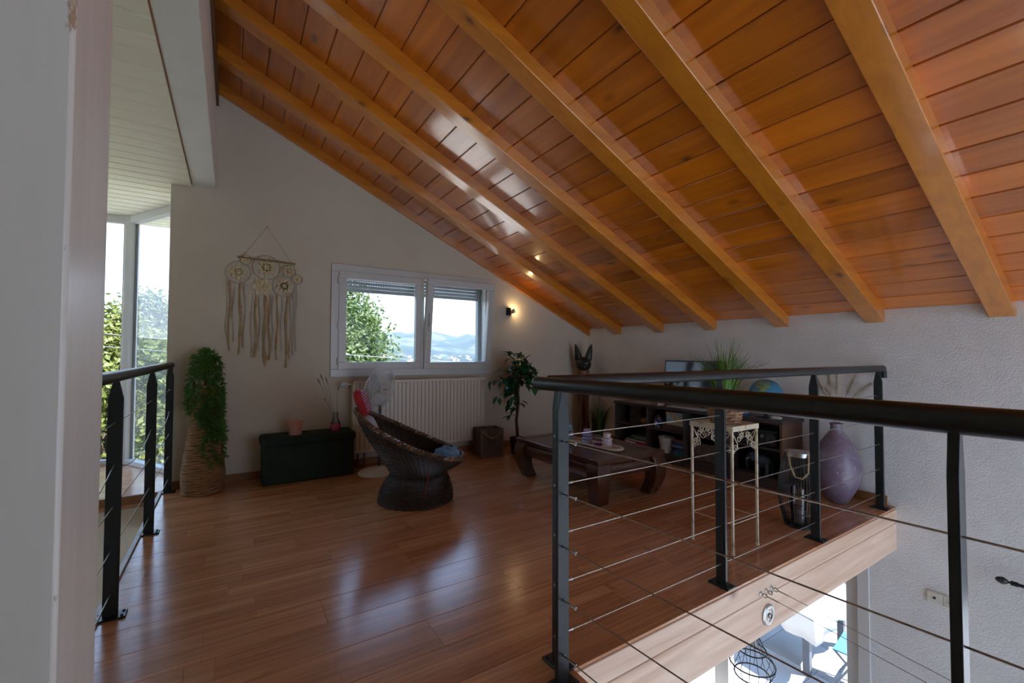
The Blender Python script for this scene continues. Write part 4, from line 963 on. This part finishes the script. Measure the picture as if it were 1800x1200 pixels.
# column nearest the lantern: stereo and elephant
t = thing('compact_stereo', 'black compact stereo in the upper shelf', 'stereo', (3.73, 1.845, UZ)); st_m = M('stereo_body', (.03, .032, .036), (.022, .024, .027), 4, .25)
MB().box(0, .24, 0, .365, .004, .135).build('case', st_m, t, bevel=.004)
MB().box(-.004, 0, .15, .20, .065, .105).build('display', M('stereo_display', (.012, .014, .016), (.014, .016, .018), 4, .1), t)
for y in (.05, .315): m = MB(); m.lathe([(.040, 0), (.040, .005), (.030, .003), (.010, .006), (.001, .007)], 20, (-.0, y, .07), T=Matrix.Rotation(R(-90), 4, 'Y')); m.build('speaker', M('speaker_grey', (.025, .026, .028), (.035, .036, .038), 30, .5), t)
for y in (.115, .235): m = MB(); m.lathe([(.014, 0), (.013, .014), (.001, .014)], 16, (0, y, .085), T=Matrix.Rotation(R(-90), 4, 'Y')); m.build('knob', steel, t)
MB().box(-.003, 0, .10, .27, .022, .030).build('slot', black_metal, t)
t = thing('elephant_figurine', 'dark elephant figurine tinted with reflected blue light in the lower shelf', 'figurine', (3.80, 1.99, LZ)); el = M('elephant_reflected_blue', (.05, .085, .12), (.03, .05, .075), 8, .3)  # blue of reflected light is painted into the dark glossy body
m = MB(); m.ball((0, 0, .105), .062, 18, 12, (.75, 1.15, .85)); m.build('body', el, t)
for sx in (-1, 1):
    for y in (-.042, .040): MB().tube([(sx * .024, y, .09), (sx * .026, y, .03), (sx * .026, y, 0)], [.021, .017, .019], 10).build('leg', el, t)
h_ = MB().ball((0, .085, .135), .040, 16, 10, (.9, 1, 1.05)).build('head', el, t)
MB().tube([(0, .115, .135), (0, .140, .105), (0, .146, .06), (0, .138, .025), (0, .150, .012)], [.018, .014, .010, .008, .006], 10).build('trunk', el, h_)
for sx in (-1, 1):
    MB().ball((sx * .040, .068, .130), .036, 12, 8, (.22, .75, 1.0)).build('ear', el, h_); MB().tube([(sx * .016, .112, .115), (sx * .020, .136, .098), (sx * .020, .150, .105)], [.005, .004, .001], 7).build('tusk', upvc, h_)
MB().tube([(0, -.070, .125), (0, -.082, .09), (0, -.080, .06)], [.004, .003, .004], 6).build('tail', el, t)
# on top of the shelf
scr = M('monitor_glass', (.010, .014, .018), (.012, .016, .02), 3, .06)
t = thing('computer_monitor', 'flat computer monitor with a dark glossy screen on the shelf', 'monitor', (3.90, 2.755, SZ), R(0))
mc = MB().box(-.012, .020, -.335, .335, .085, .470).build('case', M('monitor_shell', (.035, .037, .04), (.03, .032, .035), 4, .35), t, bevel=.005); mc.rotation_euler = (0, R(6), 0)
MB().box(-.0135, -.012, -.318, .318, .110, .454).build('screen', scr, mc)
MB().box(.02, .045, -.03, .03, .02, .25).build('stand_neck', black_metal, t, bevel=.003); MB().box(-.06, .10, -.12, .12, 0, .012).build('stand_foot', black_metal, t, bevel=.004)
t = thing('keyboard', 'pale computer keyboard in front of the monitor', 'keyboard', (3.775, 2.70, SZ), R(0)); MB().box(-.062, .062, -.21, .21, 0, .010).build('base', M('keyboard_shell', (.40, .44, .46), (.36, .40, .42), 4, .4), t, bevel=.003)
m = MB()
for i in range(5):
    for j in range(17): m.box(-.054 + i * .022, -.054 + i * .022 + .018, -.20 + j * .0236, -.20 + j * .0236 + .0195, .010, .0145)
m.build('keys', M('key_caps', (.48, .52, .55), (.42, .46, .50), 4, .45), t)
t = thing('computer_mouse', 'small white computer mouse beside the keyboard', 'mouse', (3.775, 3.02, SZ)); m = MB(); m.ball((0, 0, .008), .030, 16, 10, (1.5, 1, .75)); m.build('shell', M('white_mouse', (.62, .62, .64), (.58, .58, .60), 4, .35), t); MB().tube([(.012, 0, .031), (.024, 0, .0275)], .003, 6).build('wheel', black_metal, t)
o = MB().box(-.10, .09, -.13, .13, 0, .004).build('note_pad', M('grey_note_paper', (.36, .34, .34), (.30, .28, .28), 5, .8), None, (3.82, 3.27, SZ)); tag(o, 'flat grey note pad at the far end of the shelf top', 'note pad')
t = thing('desk_globe', 'blue desk globe standing on the shelf', 'globe', (3.865, 2.0, SZ))
gl, nt, b_ = _nt('globe_map'); f_ = noise(nt, coords(nt), 7, 5, .55)
nt.links.new(ramp(nt, f_, [(.57, (.05, .26, .46)), (.60, (.24, .34, .14)), (.70, (.36, .34, .18))]), b_.inputs['Base Color']); b_.inputs['Roughness'].default_value = .25
MB().ball((0, 0, .195), .128, 28, 18).build('sphere', gl, t)
MB().lathe([(.075, 0), (.075, .008), (.02, .018), (.010, .03), (.010, .062)], 24).build('foot', black_metal, t)
MB().tube([(0, .136 * math.sin(a), .195 - .136 * math.cos(a)) for a in [math.pi * k / 16 for k in range(17)]], .004, 6).build('meridian_arc', steel, t)
o = MB().ball((0, 0, .016), .030, 14, 8, (.9, 1.5, .55)).build('white_stone', M('white_quartz', (.62, .62, .62), (.50, .50, .50), 14, .5, bmp=.6, bscale=20), None, (3.755, 1.86, SZ)); tag(o, 'rounded white stone on the near end of the shelf top', 'stone')
t = thing('blue_case', 'small blue case on the shelf top beside the globe', 'case', (3.79, 2.18, SZ)); MB().box(-.04, .04, -.06, .06, 0, .022).build('shell', M('blue_case_plastic', (.05, .20, .40), (.04, .16, .34), 5, .35), t, bevel=.006); MB().box(-.041, .041, -.061, .061, .022, .030).build('lid', M('blue_case_lid', (.06, .24, .46), (.05, .20, .40), 5, .35), t, bevel=.003)

# ------------------------------------------------------------------ plant stand with grass in a woven pot
cream = M('cream_painted_iron', (.60, .52, .38), (.34, .22, .10), 26, .55, lo=.52, hi=.75)
t = thing('plant_stand', 'cream wrought iron plant stand with scrollwork behind the railing', 'plant stand', (2.455, 1.515, 0)); q = .124; TZ2 = .700
for sx in (-1, 1):
    for sy in (-1, 1):
        lg = MB().box(sx * q - .006, sx * q + .006, sy * q - .006, sy * q + .006, .0, TZ2 - .01).build('leg', cream, t, bevel=.001); MB().lathe([(.010, 0), (.010, .012), (.006, .02)], 10, (sx * q, sy * q, 0)).build('foot', cream, lg)
m = MB(); e_ = q + .008
for s_ in (-1, 1): m.box(-e_, e_, s_ * e_ - .003, s_ * e_ + .003, TZ2 - .028, TZ2); m.box(s_ * e_ - .003, s_ * e_ + .003, -e_, e_, TZ2 - .028, TZ2)
m.build('top_frame', cream, t)
m = MB()
for i in range(11): u = -e_ + 2 * e_ * (i + .5) / 11; m.box(-e_, e_, u - .004, u + .004, TZ2 - .010, TZ2 - .004); m.box(u - .004, u + .004, -e_, e_, TZ2 - .006, TZ2 - .001)
m.build('top_lattice', cream, t)
m = MB()
for s_ in (-1, 1): m.tube([(-q, s_ * q, .165), (q, s_ * q, .165)], .0026, 6); m.tube([(s_ * q, -q, .165), (s_ * q, q, .165)], .0026, 6)
m.build('lower_ring', cream, t)
def scroll(mb, f3, cx_, cz_, r_, a0, turns, sgn):
    n = 22; pts = []
    for k in range(n): u = k / (n - 1); rr = r_ * (1 - .72 * u); a = a0 + sgn * turns * 2 * math.pi * u; pts.append(f3(cx_ + rr * math.cos(a), cz_ + rr * math.sin(a)))
    mb.tube(pts, .0026, 5)
for ax in range(4):
    def f3(a, b_, ax=ax): return ((a, -q, b_), (q, a, b_), (a, q, b_), (-q, a, b_))[ax]
    sm_ = MB()
    for s_ in (-1, 1):
        scroll(sm_, f3, s_ * (q - .030), .575, .024, R(200) if s_ > 0 else R(-20), 1.3, -s_)
        scroll(sm_, f3, s_ * (q - .068), .628, .023, R(90), 1.3, s_); scroll(sm_, f3, s_ * .030, .645, .020, R(270), 1.2, -s_)
        sm_.tube([f3(s_ * (q - .004), .665), f3(s_ * (q - .028), .635), f3(s_ * (q - .052), .600), f3(s_ * (q - .055), .575)], .0026, 5); sm_.tube([f3(s_ * (q - .006), .60), f3(s_ * (q - .010), .565), f3(s_ * (q - .022), .551)], .0026, 5)
    sm_.build('scrollwork', cream, t)['kind'] = 'stuff'
wv = M('banana_fibre_weave', (.36, .19, .09), (.20, .10, .045), 18, .7, bmp=.7, bscale=50)
t = thing('grass_planter', 'bright green grass plant in a woven brown pot on the plant stand', 'plant', (2.445, 1.50, TZ2)); m = MB()
for i in range(8):
    z = .010 + i * .0185; r_ = .070 + .014 * math.sin(min(1, i / 7 * 1.15) * math.pi * .62); m.tube([((r_ + .006 * (1 if (j + i) % 2 else -1)) * math.cos(2 * math.pi * j / 22), (r_ + .006 * (1 if (j + i) % 2 else -1)) * math.sin(2 * math.pi * j / 22), z + .004 * math.sin(j * 2.1 + i)) for j in range(22)], .0115, 6, True)
m.build('woven_pot', wv, t); MB().lathe([(.062, .002), (.072, .12), (.001, .125)], 18).build('soil', soil, t)
gb = leafmat('green_grass_leaf', (.055, .16, .012), (.13, .27, .03), 8, .25)
m = MB(); grass(m, 170, .12, .18, .345, .20, .0066, random.Random(8), .05, .55, 8); grass(m, 24, .12, .33, .41, .15, .006, random.Random(5), .04, .15, 8); o = m.build('blades', gb, t, smooth=False, fix=False); o['kind'] = 'stuff'

# ------------------------------------------------------------------ black wire lantern
t = thing('wire_lantern', 'black barrel shaped wire lantern with rope handle behind the railing', 'lantern', (3.10, 1.405, 0))
pr_ = [(.078, .0), (.085, .03), (.102, .10), (.113, .18), (.115, .24), (.108, .32), (.092, .40), (.074, .455)]
MB().lathe([(.083, 0), (.083, .018), (.074, .022)], 28).build('base', black_metal, t)
m = MB(); n = 46
for k in range(n): a = 2 * math.pi * k / n; m.tube([(r_ * math.cos(a), r_ * math.sin(a), z) for r_, z in pr_], .0024, 5)
m.build('wires', black_metal, t)
for r_, z in ((.114, .225), (.100, .095)): MB().tube([(r_ * math.cos(2 * math.pi * i / 30), r_ * math.sin(2 * math.pi * i / 30), z) for i in range(30)], .003, 6, True).build('wire_hoop', black_metal, t)
MB().lathe([(.072, .445), (.078, .445), (.078, .472), (.072, .472)], 30).build('top_band', steel, t)
MB().lathe([(.045, .02), (.045, .24), (.042, .24), (.042, .03)], 24).build('glass_cylinder', clear_glass, t)
cd = MB().lathe([(.030, .022), (.030, .11), (.001, .112)], 20).build('candle', M('cream_wax', (.22, .19, .14), (.2, .17, .13), 5, .6), t); MB().tube([(0, 0, .11), (0, 0, .122)], .001, 5).build('wick', black_metal, cd)
MB().tube([(-.072, .035, .468), (-.085, .020, .49), (-.115, .005, .470), (-.125, -.01, .40), (-.120, -.035, .335), (-.095, -.065, .325), (-.065, -.085, .36), (-.045, -.080, .42), (-.030, -.072, .465)], .0065, 8).build('rope_handle', rp, t)
for x, y in ((-.030, -.072), (-.068, .036)): MB().tube([(x + .010 * math.cos(a), y, .478 + .010 * math.sin(a)) for a in [2 * math.pi * k / 12 for k in range(12)]], .0022, 6, True).build('handle_eye', steel, t)

# ------------------------------------------------------------------ purple floor vase with pampas
pv, nt, b_ = _nt('mottled_purple_glass'); v = coords(nt); f1 = noise(nt, v, 9, 5, .65); f2 = noise(nt, v, 42, 3, .6)
c1 = ramp(nt, f1, [(.3, (.15, .115, .18)), (.7, (.24, .185, .235))]); sp_ = ramp(nt, f2, [(.60, (0, 0, 0)), (.68, (.6, .6, .6))])
nt.links.new(mix(nt, sp_, c1, (.40, .34, .38)), b_.inputs['Base Color']); b_.inputs['Roughness'].default_value = .33; bump(nt, b_, f2, .15, .004)
t = thing('floor_vase', 'large mottled purple glass floor vase with pampas by the stucco wall', 'vase', (3.845, 1.475, 0))
MB().lathe([(.055, 0), (.065, .004), (.090, .05), (.128, .13), (.150, .22), (.151, .28), (.135, .36), (.100, .44), (.060, .50), (.040, .53), (.036, .56), (.045, .583), (.040, .585), (.030, .56), (.034, .53), (.052, .50), (.09, .44), (.001, .43)], 40).build('body', pv, t)
pam = leafmat('pale_pampas', (.80, .77, .70), (.70, .66, .58), 30, .45, .9); rg = random.Random(31)
for dx, dy, hh in ((-.16, .06, .93), (-.10, -.05, .95), (.02, .04, .90), (.07, -.10, .93), (-.05, .03, .98), (.10, -.17, .88), (-.20, -.02, .86)):
    q = MB(); P = [Vector((0, 0, .44)), Vector((dx * .12, dy * .12, .60)), Vector((dx * .5, dy * .5, .78)), Vector((dx, dy, hh))]; q.tube(P, .0018, 5); st_ = q.build('pampas_stem', dry, t)
    pl = MB(); dr_ = (P[3] - P[2]).normalized()
    for k in range(520):
        u = rg.random(); b0 = P[2] + (P[3] - P[2]) * (.10 + .98 * u); ln = .085 * (1.15 - .6 * u); dd = (dr_ * rg.uniform(.5, 1.3) + Vector((rg.uniform(-1, 1), rg.uniform(-1, 1), rg.uniform(-.6, .8))) * .8).normalized() * ln * rg.uniform(.5, 1); e_ = b0 + dd + Vector((0, 0, -.008)); s_ = dd.orthogonal().normalized() * .0016
        if e_.x > .205: continue
        pl.add([b0 - s_, b0 + s_, e_], [(0, 1, 2)])
    o = pl.build('pampas_plume', pam, st_, smooth=False, fix=False); o['kind'] = 'stuff'
# ------------------------------------------------------------------ hardware on the loft beam, lamps below
t = thing('cable_light_anchor', 'three steel cable eyelets with taut wires screwed to the pine beam', 'cable anchor', (2.28, 1.19, -.085))
for k, dx in enumerate((-.052, 0, .050)):
    m = MB(); m.lathe([(.011, 0), (.011, .003), (.005, .006), (.005, .018)], 14, (dx, 0, 0), T=Matrix.Rotation(R(90), 4, 'X')); a_ = m.build('eyelet', steel, t)
    MB().tube([(dx, -.022 - .009 * math.cos(a), .009 * math.sin(a)) for a in [2 * math.pi * q / 14 for q in range(14)]], .0025, 6, True).build('ring', steel, a_)
for dx in (-.052, .050):
    MB().tube([(dx, -.030, 0), (dx * .98, -.085, -.003)], .0032, 8).build('turnbuckle', steel, t)
    MB().tube([(dx * .98, -.085, -.003), (dx, YB - 1.19 + .01, -.30)], .0016, 6).build('wire', cable_m, t)
t = thing('beam_disc', 'round steel cover disc with curved slots on the pine beam', 'cover disc', (2.295, 1.1915, -.208))
TY = Matrix.Rotation(R(90), 4, 'X')
MB().lathe([(.052, 0), (.052, .006), (.047, .010), (.040, .008), (.034, .010), (.012, .010), (.001, .010)], 32, T=TY).build('plate', steel, t)
MB().lathe([(.013, .009), (.013, .016), (.008, .018), (.006, .012), (.001, .012)], 18, T=TY).build('hub', steel, t)
for k in range(3):
    a0 = k * 2.094 + .5; MB().tube([(.027 * math.cos(a0 + q * .15), -.0100, .027 * math.sin(a0 + q * .15)) for q in range(9)], .0030, 6).build('slot', steel, t)
t = thing('pendant_lamp', 'black wire cage pendant lamp hanging under the loft', 'lamp', (2.92, 1.62, -.30))
MB().tube([(0, 0, 0), (0, 0, -.40)], .003, 8).build('cord', black_metal, t)
MB().lathe([(.03, -.002), (.03, -.02), (.01, -.028)], 18).build('ceiling_rose', black_metal, t)
MB().lathe([(.012, -.385), (.022, -.395), (.022, -.43), (.034, -.445)], 18).build('cap', black_metal, t)
MB().lathe([(.020, -.44), (.024, -.45), (.036, -.50), (.034, -.505), (.001, -.506)], 18).build('socket', M('pale_lamp_socket', (.45, .46, .42), (.40, .41, .38), 5, .5), t)
m = MB()
for k in range(16): a = 2 * math.pi * k / 16; m.tube([(r_ * math.cos(a), r_ * math.sin(a), z) for r_, z in ((.022, -.42), (.075, -.52), (.135, -.625), (.128, -.665), (.105, -.70))], .0018, 5)
m.build('cage_wires', black_metal, t)
for r_, z in ((.105, -.70), (.135, -.625), (.085, -.54)): MB().tube([(r_ * math.cos(2 * math.pi * i / 32), r_ * math.sin(2 * math.pi * i / 32), z) for i in range(32)], .0045, 6, True).build('cage_ring', black_metal, t)
t = thing('curtain_rod', 'black curtain rod with a ribbed oval finial on the stucco wall', 'curtain rod', (3.99, .665, -.275))
MB().tube([(0, -.05, 0), (0, -1.85, 0)], .010, 12).build('rod', black_metal, t)
MB().tube([(0, -.03, 0), (0, -.06, 0)], .014, 12).build('collar', black_metal, t)
m = MB(); m.lathe([(.006, -.036), (.006, -.022), (.014, -.015), (.021, 0), (.022, .006), (.020, .007), (.0215, .010), (.019, .012), (.019, .015), (.012, .030), (.001, .036)], 20, T=Matrix.Rotation(R(-90), 4, 'X')); m.build('finial', M('bronze_finial', (.06, .055, .055), (.035, .032, .032), 12, .35, .6), t)
for y in (-.22, -1.7): MB().tube([(0, y, 0), (.068, y, 0)], .006, 8).build('bracket', black_metal, t)
t = thing('wall_socket', 'white double wall plate with a power socket on the stucco wall', 'socket', (XR, .955, -.548)); ivory = M('ivory_plastic', (.68, .66, .58), (.64, .62, .54), 4, .4)
MB().box(-.010, 0, -.082, .082, -.041, .041).build('plate', ivory, t, bevel=.004)
MB().box(-.013, -.010, .004, .076, -.034, .034).build('blank_insert', ivory, t, bevel=.002); MB().box(-.013, -.010, -.076, -.004, -.034, .034).build('socket_insert', ivory, t, bevel=.002)
TXn = Matrix.Rotation(R(-90), 4, 'Y'); m = MB(); m.lathe([(.008, .0), (.008, .004), (.005, .004)], 14, (-.013, .040, 0), T=TXn); m.build('aerial_jack', M('dark_jack', (.06, .055, .05), (.05, .045, .04), 4, .5), t)
rec = MB().lathe([(.020, 0), (.020, .003), (.017, .003), (.016, .0005)], 22, (-.013, -.040, 0), T=TXn).build('recess_ring', ivory, t); m = MB()
for y, z in ((-.050, 0), (-.030, 0), (-.040, .008)): m.lathe([(.0028, 0), (.0028, .0046), (.001, .0046)], 10, (-.013, y, z), T=TXn)
m.build('pin_holes', M('socket_holes', (.05, .03, .03), (.04, .025, .025), 4, .6), rec)

# ------------------------------------------------------------------ terrace
m = MB(); m.box(XR + .34, 13, -4, 9, GZ - .3, GZ - .012); m.box(XR, XR + .34, 1.36, 3.75, GZ - .1, GZ)
ter = struct(m.build('terrace', M('tile_joint', (.34, .34, .34), (.30, .30, .30), 5, .8), smooth=False), 'sunlit terrace of large pale tiles outside the patio door', 'terrace')
m = MB(); s_ = .60; m.prism([(.003, 0), (s_ - .003, 0), (s_ - .003, .010), (s_ - .006, .012), (.006, .012), (.003, .010)], lambda a, b_, h: (a, h, b_), .003, s_ - .003); tl0 = None
for i in range(14):
    for j in range(13):
        lc = (XR + .345 + i * s_, -.6 + j * s_, GZ - .012)
        if tl0 is None: tl0 = m.build('tile', terr_m, ter, lc)
        else: inst(tl0, 'tile', ter, lc)
t = thing('terrace_table', 'garden table on the terrace outside the patio door', 'table', (5.95, 2.78, GZ)); tw = M('grey_table_metal', (.10, .12, .15), (.08, .10, .13), 5, .4)
MB().box(-.55, .55, -.45, .45, .70, .73).build('tabletop', tw, t)
for x in (-.42, .46):
    for y in (-.34, .36): MB().box(x - .035, x + .035, y - .035, y + .035, 0, .70).build('leg', tw, t, bevel=.005)
cl = MB(); n = 48; vs = []; rings = [(0.0, .735, 0), (.97, .735, 0), (1.0, .728, 0), (1.03, .66, .02), (1.05, .60, .04), (1.07, .54, .055)]
for s0, z, wv_ in rings:
    for j in range(n):
        a = 2 * math.pi * j / n; c_, s1 = math.cos(a), math.sin(a); k = 1 / max(abs(c_), abs(s1)); w_ = 1 + wv_ * math.sin(j * 1.9)
        vs.append((.57 * c_ * k * s0 * w_, .47 * s1 * k * s0 * w_, z - (.07 * abs(math.sin(2 * a)) * (1 if z < .6 else 0))))
cl.add(vs, [(i * n + j, i * n + (j + 1) % n, (i + 1) * n + (j + 1) % n, (i + 1) * n + j) for i in range(len(rings) - 1) for j in range(n)])
o = cl.build('tablecloth', leafmat('white_tablecloth', (.80, .80, .80), (.76, .76, .76), 3, .25, .8), None, (5.95, 2.78, GZ), fix=False); o.modifiers.new('thick', 'SOLIDIFY').thickness = .003; tag(o, 'white cloth draped over the terrace table', 'tablecloth')
fabb = M('turquoise_canvas', (.04, .15, .22), (.03, .13, .19), 20, .8)
def fold_chair(label, loc, rz):
    t = thing('folding_chair', label, 'chair', loc, rz, 'folding chairs on the terrace')
    for sx in (-1, 1):
        MB().tube([(sx * .23, .26, 0), (sx * .23, .02, .42), (sx * .23, -.20, .86)], .011, 8).build('back_leg', tw, t); MB().tube([(sx * .205, -.26, 0), (sx * .205, .02, .27), (sx * .205, .22, .455)], .011, 8).build('front_leg', tw, t)
    MB().box(-.22, .22, -.16, .22, .445, .46).build('seat', fabb, t, bevel=.004)
    m = MB(); m.box(-.235, .235, -.006, .006, 0, .26); bk = m.build('backrest', fabb, t, (0, -.095, .60), bevel=.004); bk.rotation_euler = (R(26), 0, 0)
    for y, z in ((.20, .10), (-.20, .07)): MB().tube([(-.215, y, z), (.215, y, z)], .008, 6).build('stretcher', tw, t)
fold_chair('turquoise folding chair at the end of the terrace table nearer the patio door', (5.72, 1.98, GZ), R(8))
fold_chair('turquoise folding chair on the far long side of the terrace table', (6.98, 2.85, GZ), R(95))

# ------------------------------------------------------------------ garden, trees, valley
def hgt(x, y):
    r = math.hypot(x, y)
    if r < 30: z = -3.0 - max(0, r - 10) * .05
    elif r < 300: z = -4.0 - (r - 30) * .10
    elif r < 1200: z = -31 - (r - 300) * .045
    elif r < 2000: z = -71.5 + (r - 1200) * .038
    elif r < 3000: z = -41.1 + (r - 2000) * .026
    elif r < 4600:
        u = (r - 3000) / 1600; z = -15 + 235 * (u * u * (3 - 2 * u))
    else: z = 220 - (r - 4600) * .05
    if r > 2600:
        a = math.atan2(x, y); k = min(1, (r - 2600) / 1500); z += k * (34 * math.sin(a * 9 + 1.2) + 18 * math.sin(a * 23 + .4) + 9 * math.sin(a * 57 + r * .004)) + k * 60 * (a - .30)
    return z
m = MB(); na, nr = 120, 90; vs = []
for i in range(nr + 1):
    r = 6.5 * (5600 / 6.5) ** (i / nr)
    for j in range(na + 1):
        a = R(-75 + 165 * j / na); x, y = r * math.sin(a), r * math.cos(a); vs.append((x, y, hgt(x, y) + (0 if r < 60 else .012 * r * (random.random() - .5) * min(1, r / 3000) * (1 if r > 2500 else .15))))
m.add(vs, [(i * (na + 1) + j, i * (na + 1) + j + 1, (i + 1) * (na + 1) + j + 1, (i + 1) * (na + 1) + j) for i in range(nr) for j in range(na)])
tm, nt, b_ = _nt('valley_ground'); v = coords(nt); f1 = noise(nt, v, .0042, 5, .6); f2 = noise(nt, v, .035, 3, .6)
c1 = ramp(nt, f1, [(.46, (.02, .035, .03)), (.53, (.03, .05, .035)), (.58, (.07, .085, .05)), (.70, (.10, .10, .07))]); c2 = ramp(nt, f2, [(.35, (.6, .6, .6)), (.65, (1.15, 1.15, 1.15))])
nt.links.new(mix(nt, 1.0, c1, c2, 'MULTIPLY'), b_.inputs['Base Color']); b_.inputs['Roughness'].default_value = 1.0; b_.inputs['Specular IOR Level'].default_value = 0
struct(m.build('valley', tm, fix=False), 'wooded hills and valley with a village in the distance', 'landscape')
struct(MB().box(-15, -3.05, -5, 14, -3.1, -2.96).box(-3.05, 9, 5.2, 14, -3.1, -2.96).build('bounce_yard', gravel_m, smooth=False), 'unseen pale gravel ground added to bounce sunlight indoors', 'yard')  # out-of-view ground added as a reflector for the slats and ceiling sheen
leaf_a = leafmat('walnut_leaf', (.05, .095, .022), (.12, .165, .045), 1.3, .45, .5)
leaf_b = leafmat('hedge_leaf', (.095, .13, .022), (.18, .20, .045), 1.1, .45, .5)
leaf_c = leafmat('garden_leaf', (.055, .10, .022), (.12, .165, .045), 1.2, .45, .5)
tbark = M('tree_bark', (.10, .075, .05), (.06, .045, .03), 3, .9, bmp=.8, bscale=8)
def tree(name, label, loc, rx, ry, rz_, cz, n, lm_, seed, size=.13, lumps=26, group=None):
    rg = random.Random(seed); t = thing(name, label, 'tree', loc, 0, group); h0 = cz - rz_ * .5
    q = MB(); q.tube([(0, 0, -.3), (.05, 0, h0 * .5), (0, .05, h0), (.1, .05, cz)], [.20, .16, .13, .07], 9)
    for k in range(7): a = k * .9; q.tube([(0, .03, h0 + .12 * k), (rx * .4 * math.cos(a), ry * .4 * math.sin(a), cz + .1 * k), (rx * .75 * math.cos(a), ry * .75 * math.sin(a), cz + rz_ * .4)], [.07, .045, .015], 6)
    q.build('trunk', tbark, t); fo = MB(); L_ = []
    for k in range(lumps):
        d = Vector((rg.gauss(0, 1), rg.gauss(0, 1), rg.gauss(0, 1))).normalized(); L_.append((Vector((d.x * rx * .68, d.y * ry * .68, cz + d.z * rz_ * .70)), rg.uniform(.30, .46)))
    for k in range(n):
        c_, s_ = L_[rg.randrange(lumps)]; d = Vector((rg.gauss(0, 1), rg.gauss(0, 1), rg.gauss(0, 1))).normalized(); rr = rg.random() ** .35
        p = c_ + Vector((d.x * rx * s_, d.y * ry * s_, d.z * rz_ * s_)) * rr; nn = (d * .7 + Vector((rg.uniform(-1, 1), rg.uniform(-1, 1), rg.uniform(-.2, 1.2)))).normalized(); u = nn.orthogonal().normalized(); a = rg.uniform(0, 6.28); w = nn.cross(u); u, w = u * math.cos(a) + w * math.sin(a), w * math.cos(a) - u * math.sin(a)
        z_ = size * rg.uniform(.6, 1.2); fo.add([p, p + u * z_ * .5 + w * z_ * .3, p + u * z_ - nn * z_ * .12, p + u * z_ * .5 - w * z_ * .3], [(0, 1, 2, 3)])
    f = fo.build('foliage', lm_, t, smooth=False, fix=False); f['kind'] = 'stuff'; return t
tree('walnut_tree', 'big leafy green tree seen through the left sash of the double window', (1.9, 15.5, hgt(1.9, 15.5)), 3.0, 2.4, 3.9, 3.6, 62000, leaf_a, 1, .16, 46)
tree('garden_tree', 'yellow green tree outside the bay window nearest the glass', (-1.9, 10.8, hgt(-1.9, 10.8)), 1.5, 1.4, 2.5, 2.6, 32000, leaf_b, 2, .12, 30, 'trees outside the bay window')
tree('garden_tree', 'taller green tree behind the yellow green one outside the bay', (-2.2, 19.0, hgt(-2.2, 19)), 2.0, 1.8, 3.2, 3.5, 26000, leaf_c, 3, .14, 24, 'trees outside the bay window')
tree('garden_tree', 'broad green tree outside the far pane of the bay window', (-5.2, 14.0, hgt(-5.2, 14)), 2.2, 2.0, 3.2, 3.7, 16000, leaf_c, 4, .14, 24, 'trees outside the bay window')
# wires across the garden
for k, (za, zb_) in enumerate(((1.62, .72), (1.42, .60))):
    m = MB(); m.tube([(-4 + 16 * i / 14, 8.6, za + (zb_ - za) * (i / 14) - .25 * math.sin(math.pi * i / 14)) for i in range(15)], .006, 5); o = m.build('overhead_wire', cable_m); tag(o, ['upper overhead wire crossing the view in the double window', 'lower overhead wire crossing the view in the double window'][k], 'wire')
# neighbour's roof and the village
rt_m = M('red_roof_tile', (.42, .16, .09), (.34, .12, .07), 2, .8, rand=True); hw_m = M('pale_house_wall', (.62, .58, .50), (.56, .52, .45), .4, .9, rand=True)
def house(label, loc, rz, lx, ly, hh, rh, group=None, chim=False):
    t = thing('house', label, 'house', loc, rz, group); MB().box(-lx, lx, -ly, ly, -2, hh).build('walls', hw_m, t)
    m = MB(); m.prism([(-ly * 1.15, hh - .1), (ly * 1.15, hh - .1), (0, hh + rh)], lambda a, b_, h: (h, a, b_), -lx * 1.08, lx * 1.08); m.build('roof', rt_m, t)
    if chim: MB().box(lx * .5, lx * .5 + .45, -.3, .3, hh, hh + rh + .5).build('chimney', hw_m, t)
    m = MB()
    for x in (-.5, .5): m.box(lx * x - .5, lx * x + .5, -ly - .03, -ly, hh * .5, hh * .5 + 1.2)
    m.build('windows', dark_m, t); return t
house("neighbour's house with a red tiled roof just above the window sill line", (20.0, 40.5, hgt(20, 40.5)), R(-8), 4.5, 3.6, 3.2, 1.75, chim=True)
rg = random.Random(77)
for k in range(46):
    a = R(rg.uniform(12, 29)); r = rg.uniform(1750, 3050); x, y = r * math.sin(a), r * math.cos(a)
    house('tiny red roofed house of the distant village', (x, y, hgt(x, y)), rg.uniform(0, 3.1), rg.uniform(5, 9), rg.uniform(4.5, 6), rg.uniform(4.5, 8), rg.uniform(2.5, 4), 'houses of the far village')

# haze over the valley
hz = bpy.data.materials.new('valley_haze'); hz.use_nodes = True; nt = hz.node_tree; nt.nodes.clear(); ho = nt.nodes.new('ShaderNodeOutputMaterial'); vs_ = nt.nodes.new('ShaderNodeVolumeScatter')
vs_.inputs['Color'].default_value = (.62, .80, 1.0, 1); vs_.inputs['Density'].default_value = .00008; vs_.inputs['Anisotropy'].default_value = .1; nt.links.new(vs_.outputs[0], ho.inputs['Volume'])
hb_ = MB().box(-2500, 5500, 150, 6200, -160, 420).build('valley_haze', hz, smooth=False); tag(hb_, 'thin blue haze over the distant valley and hills', 'haze', None, 'stuff')
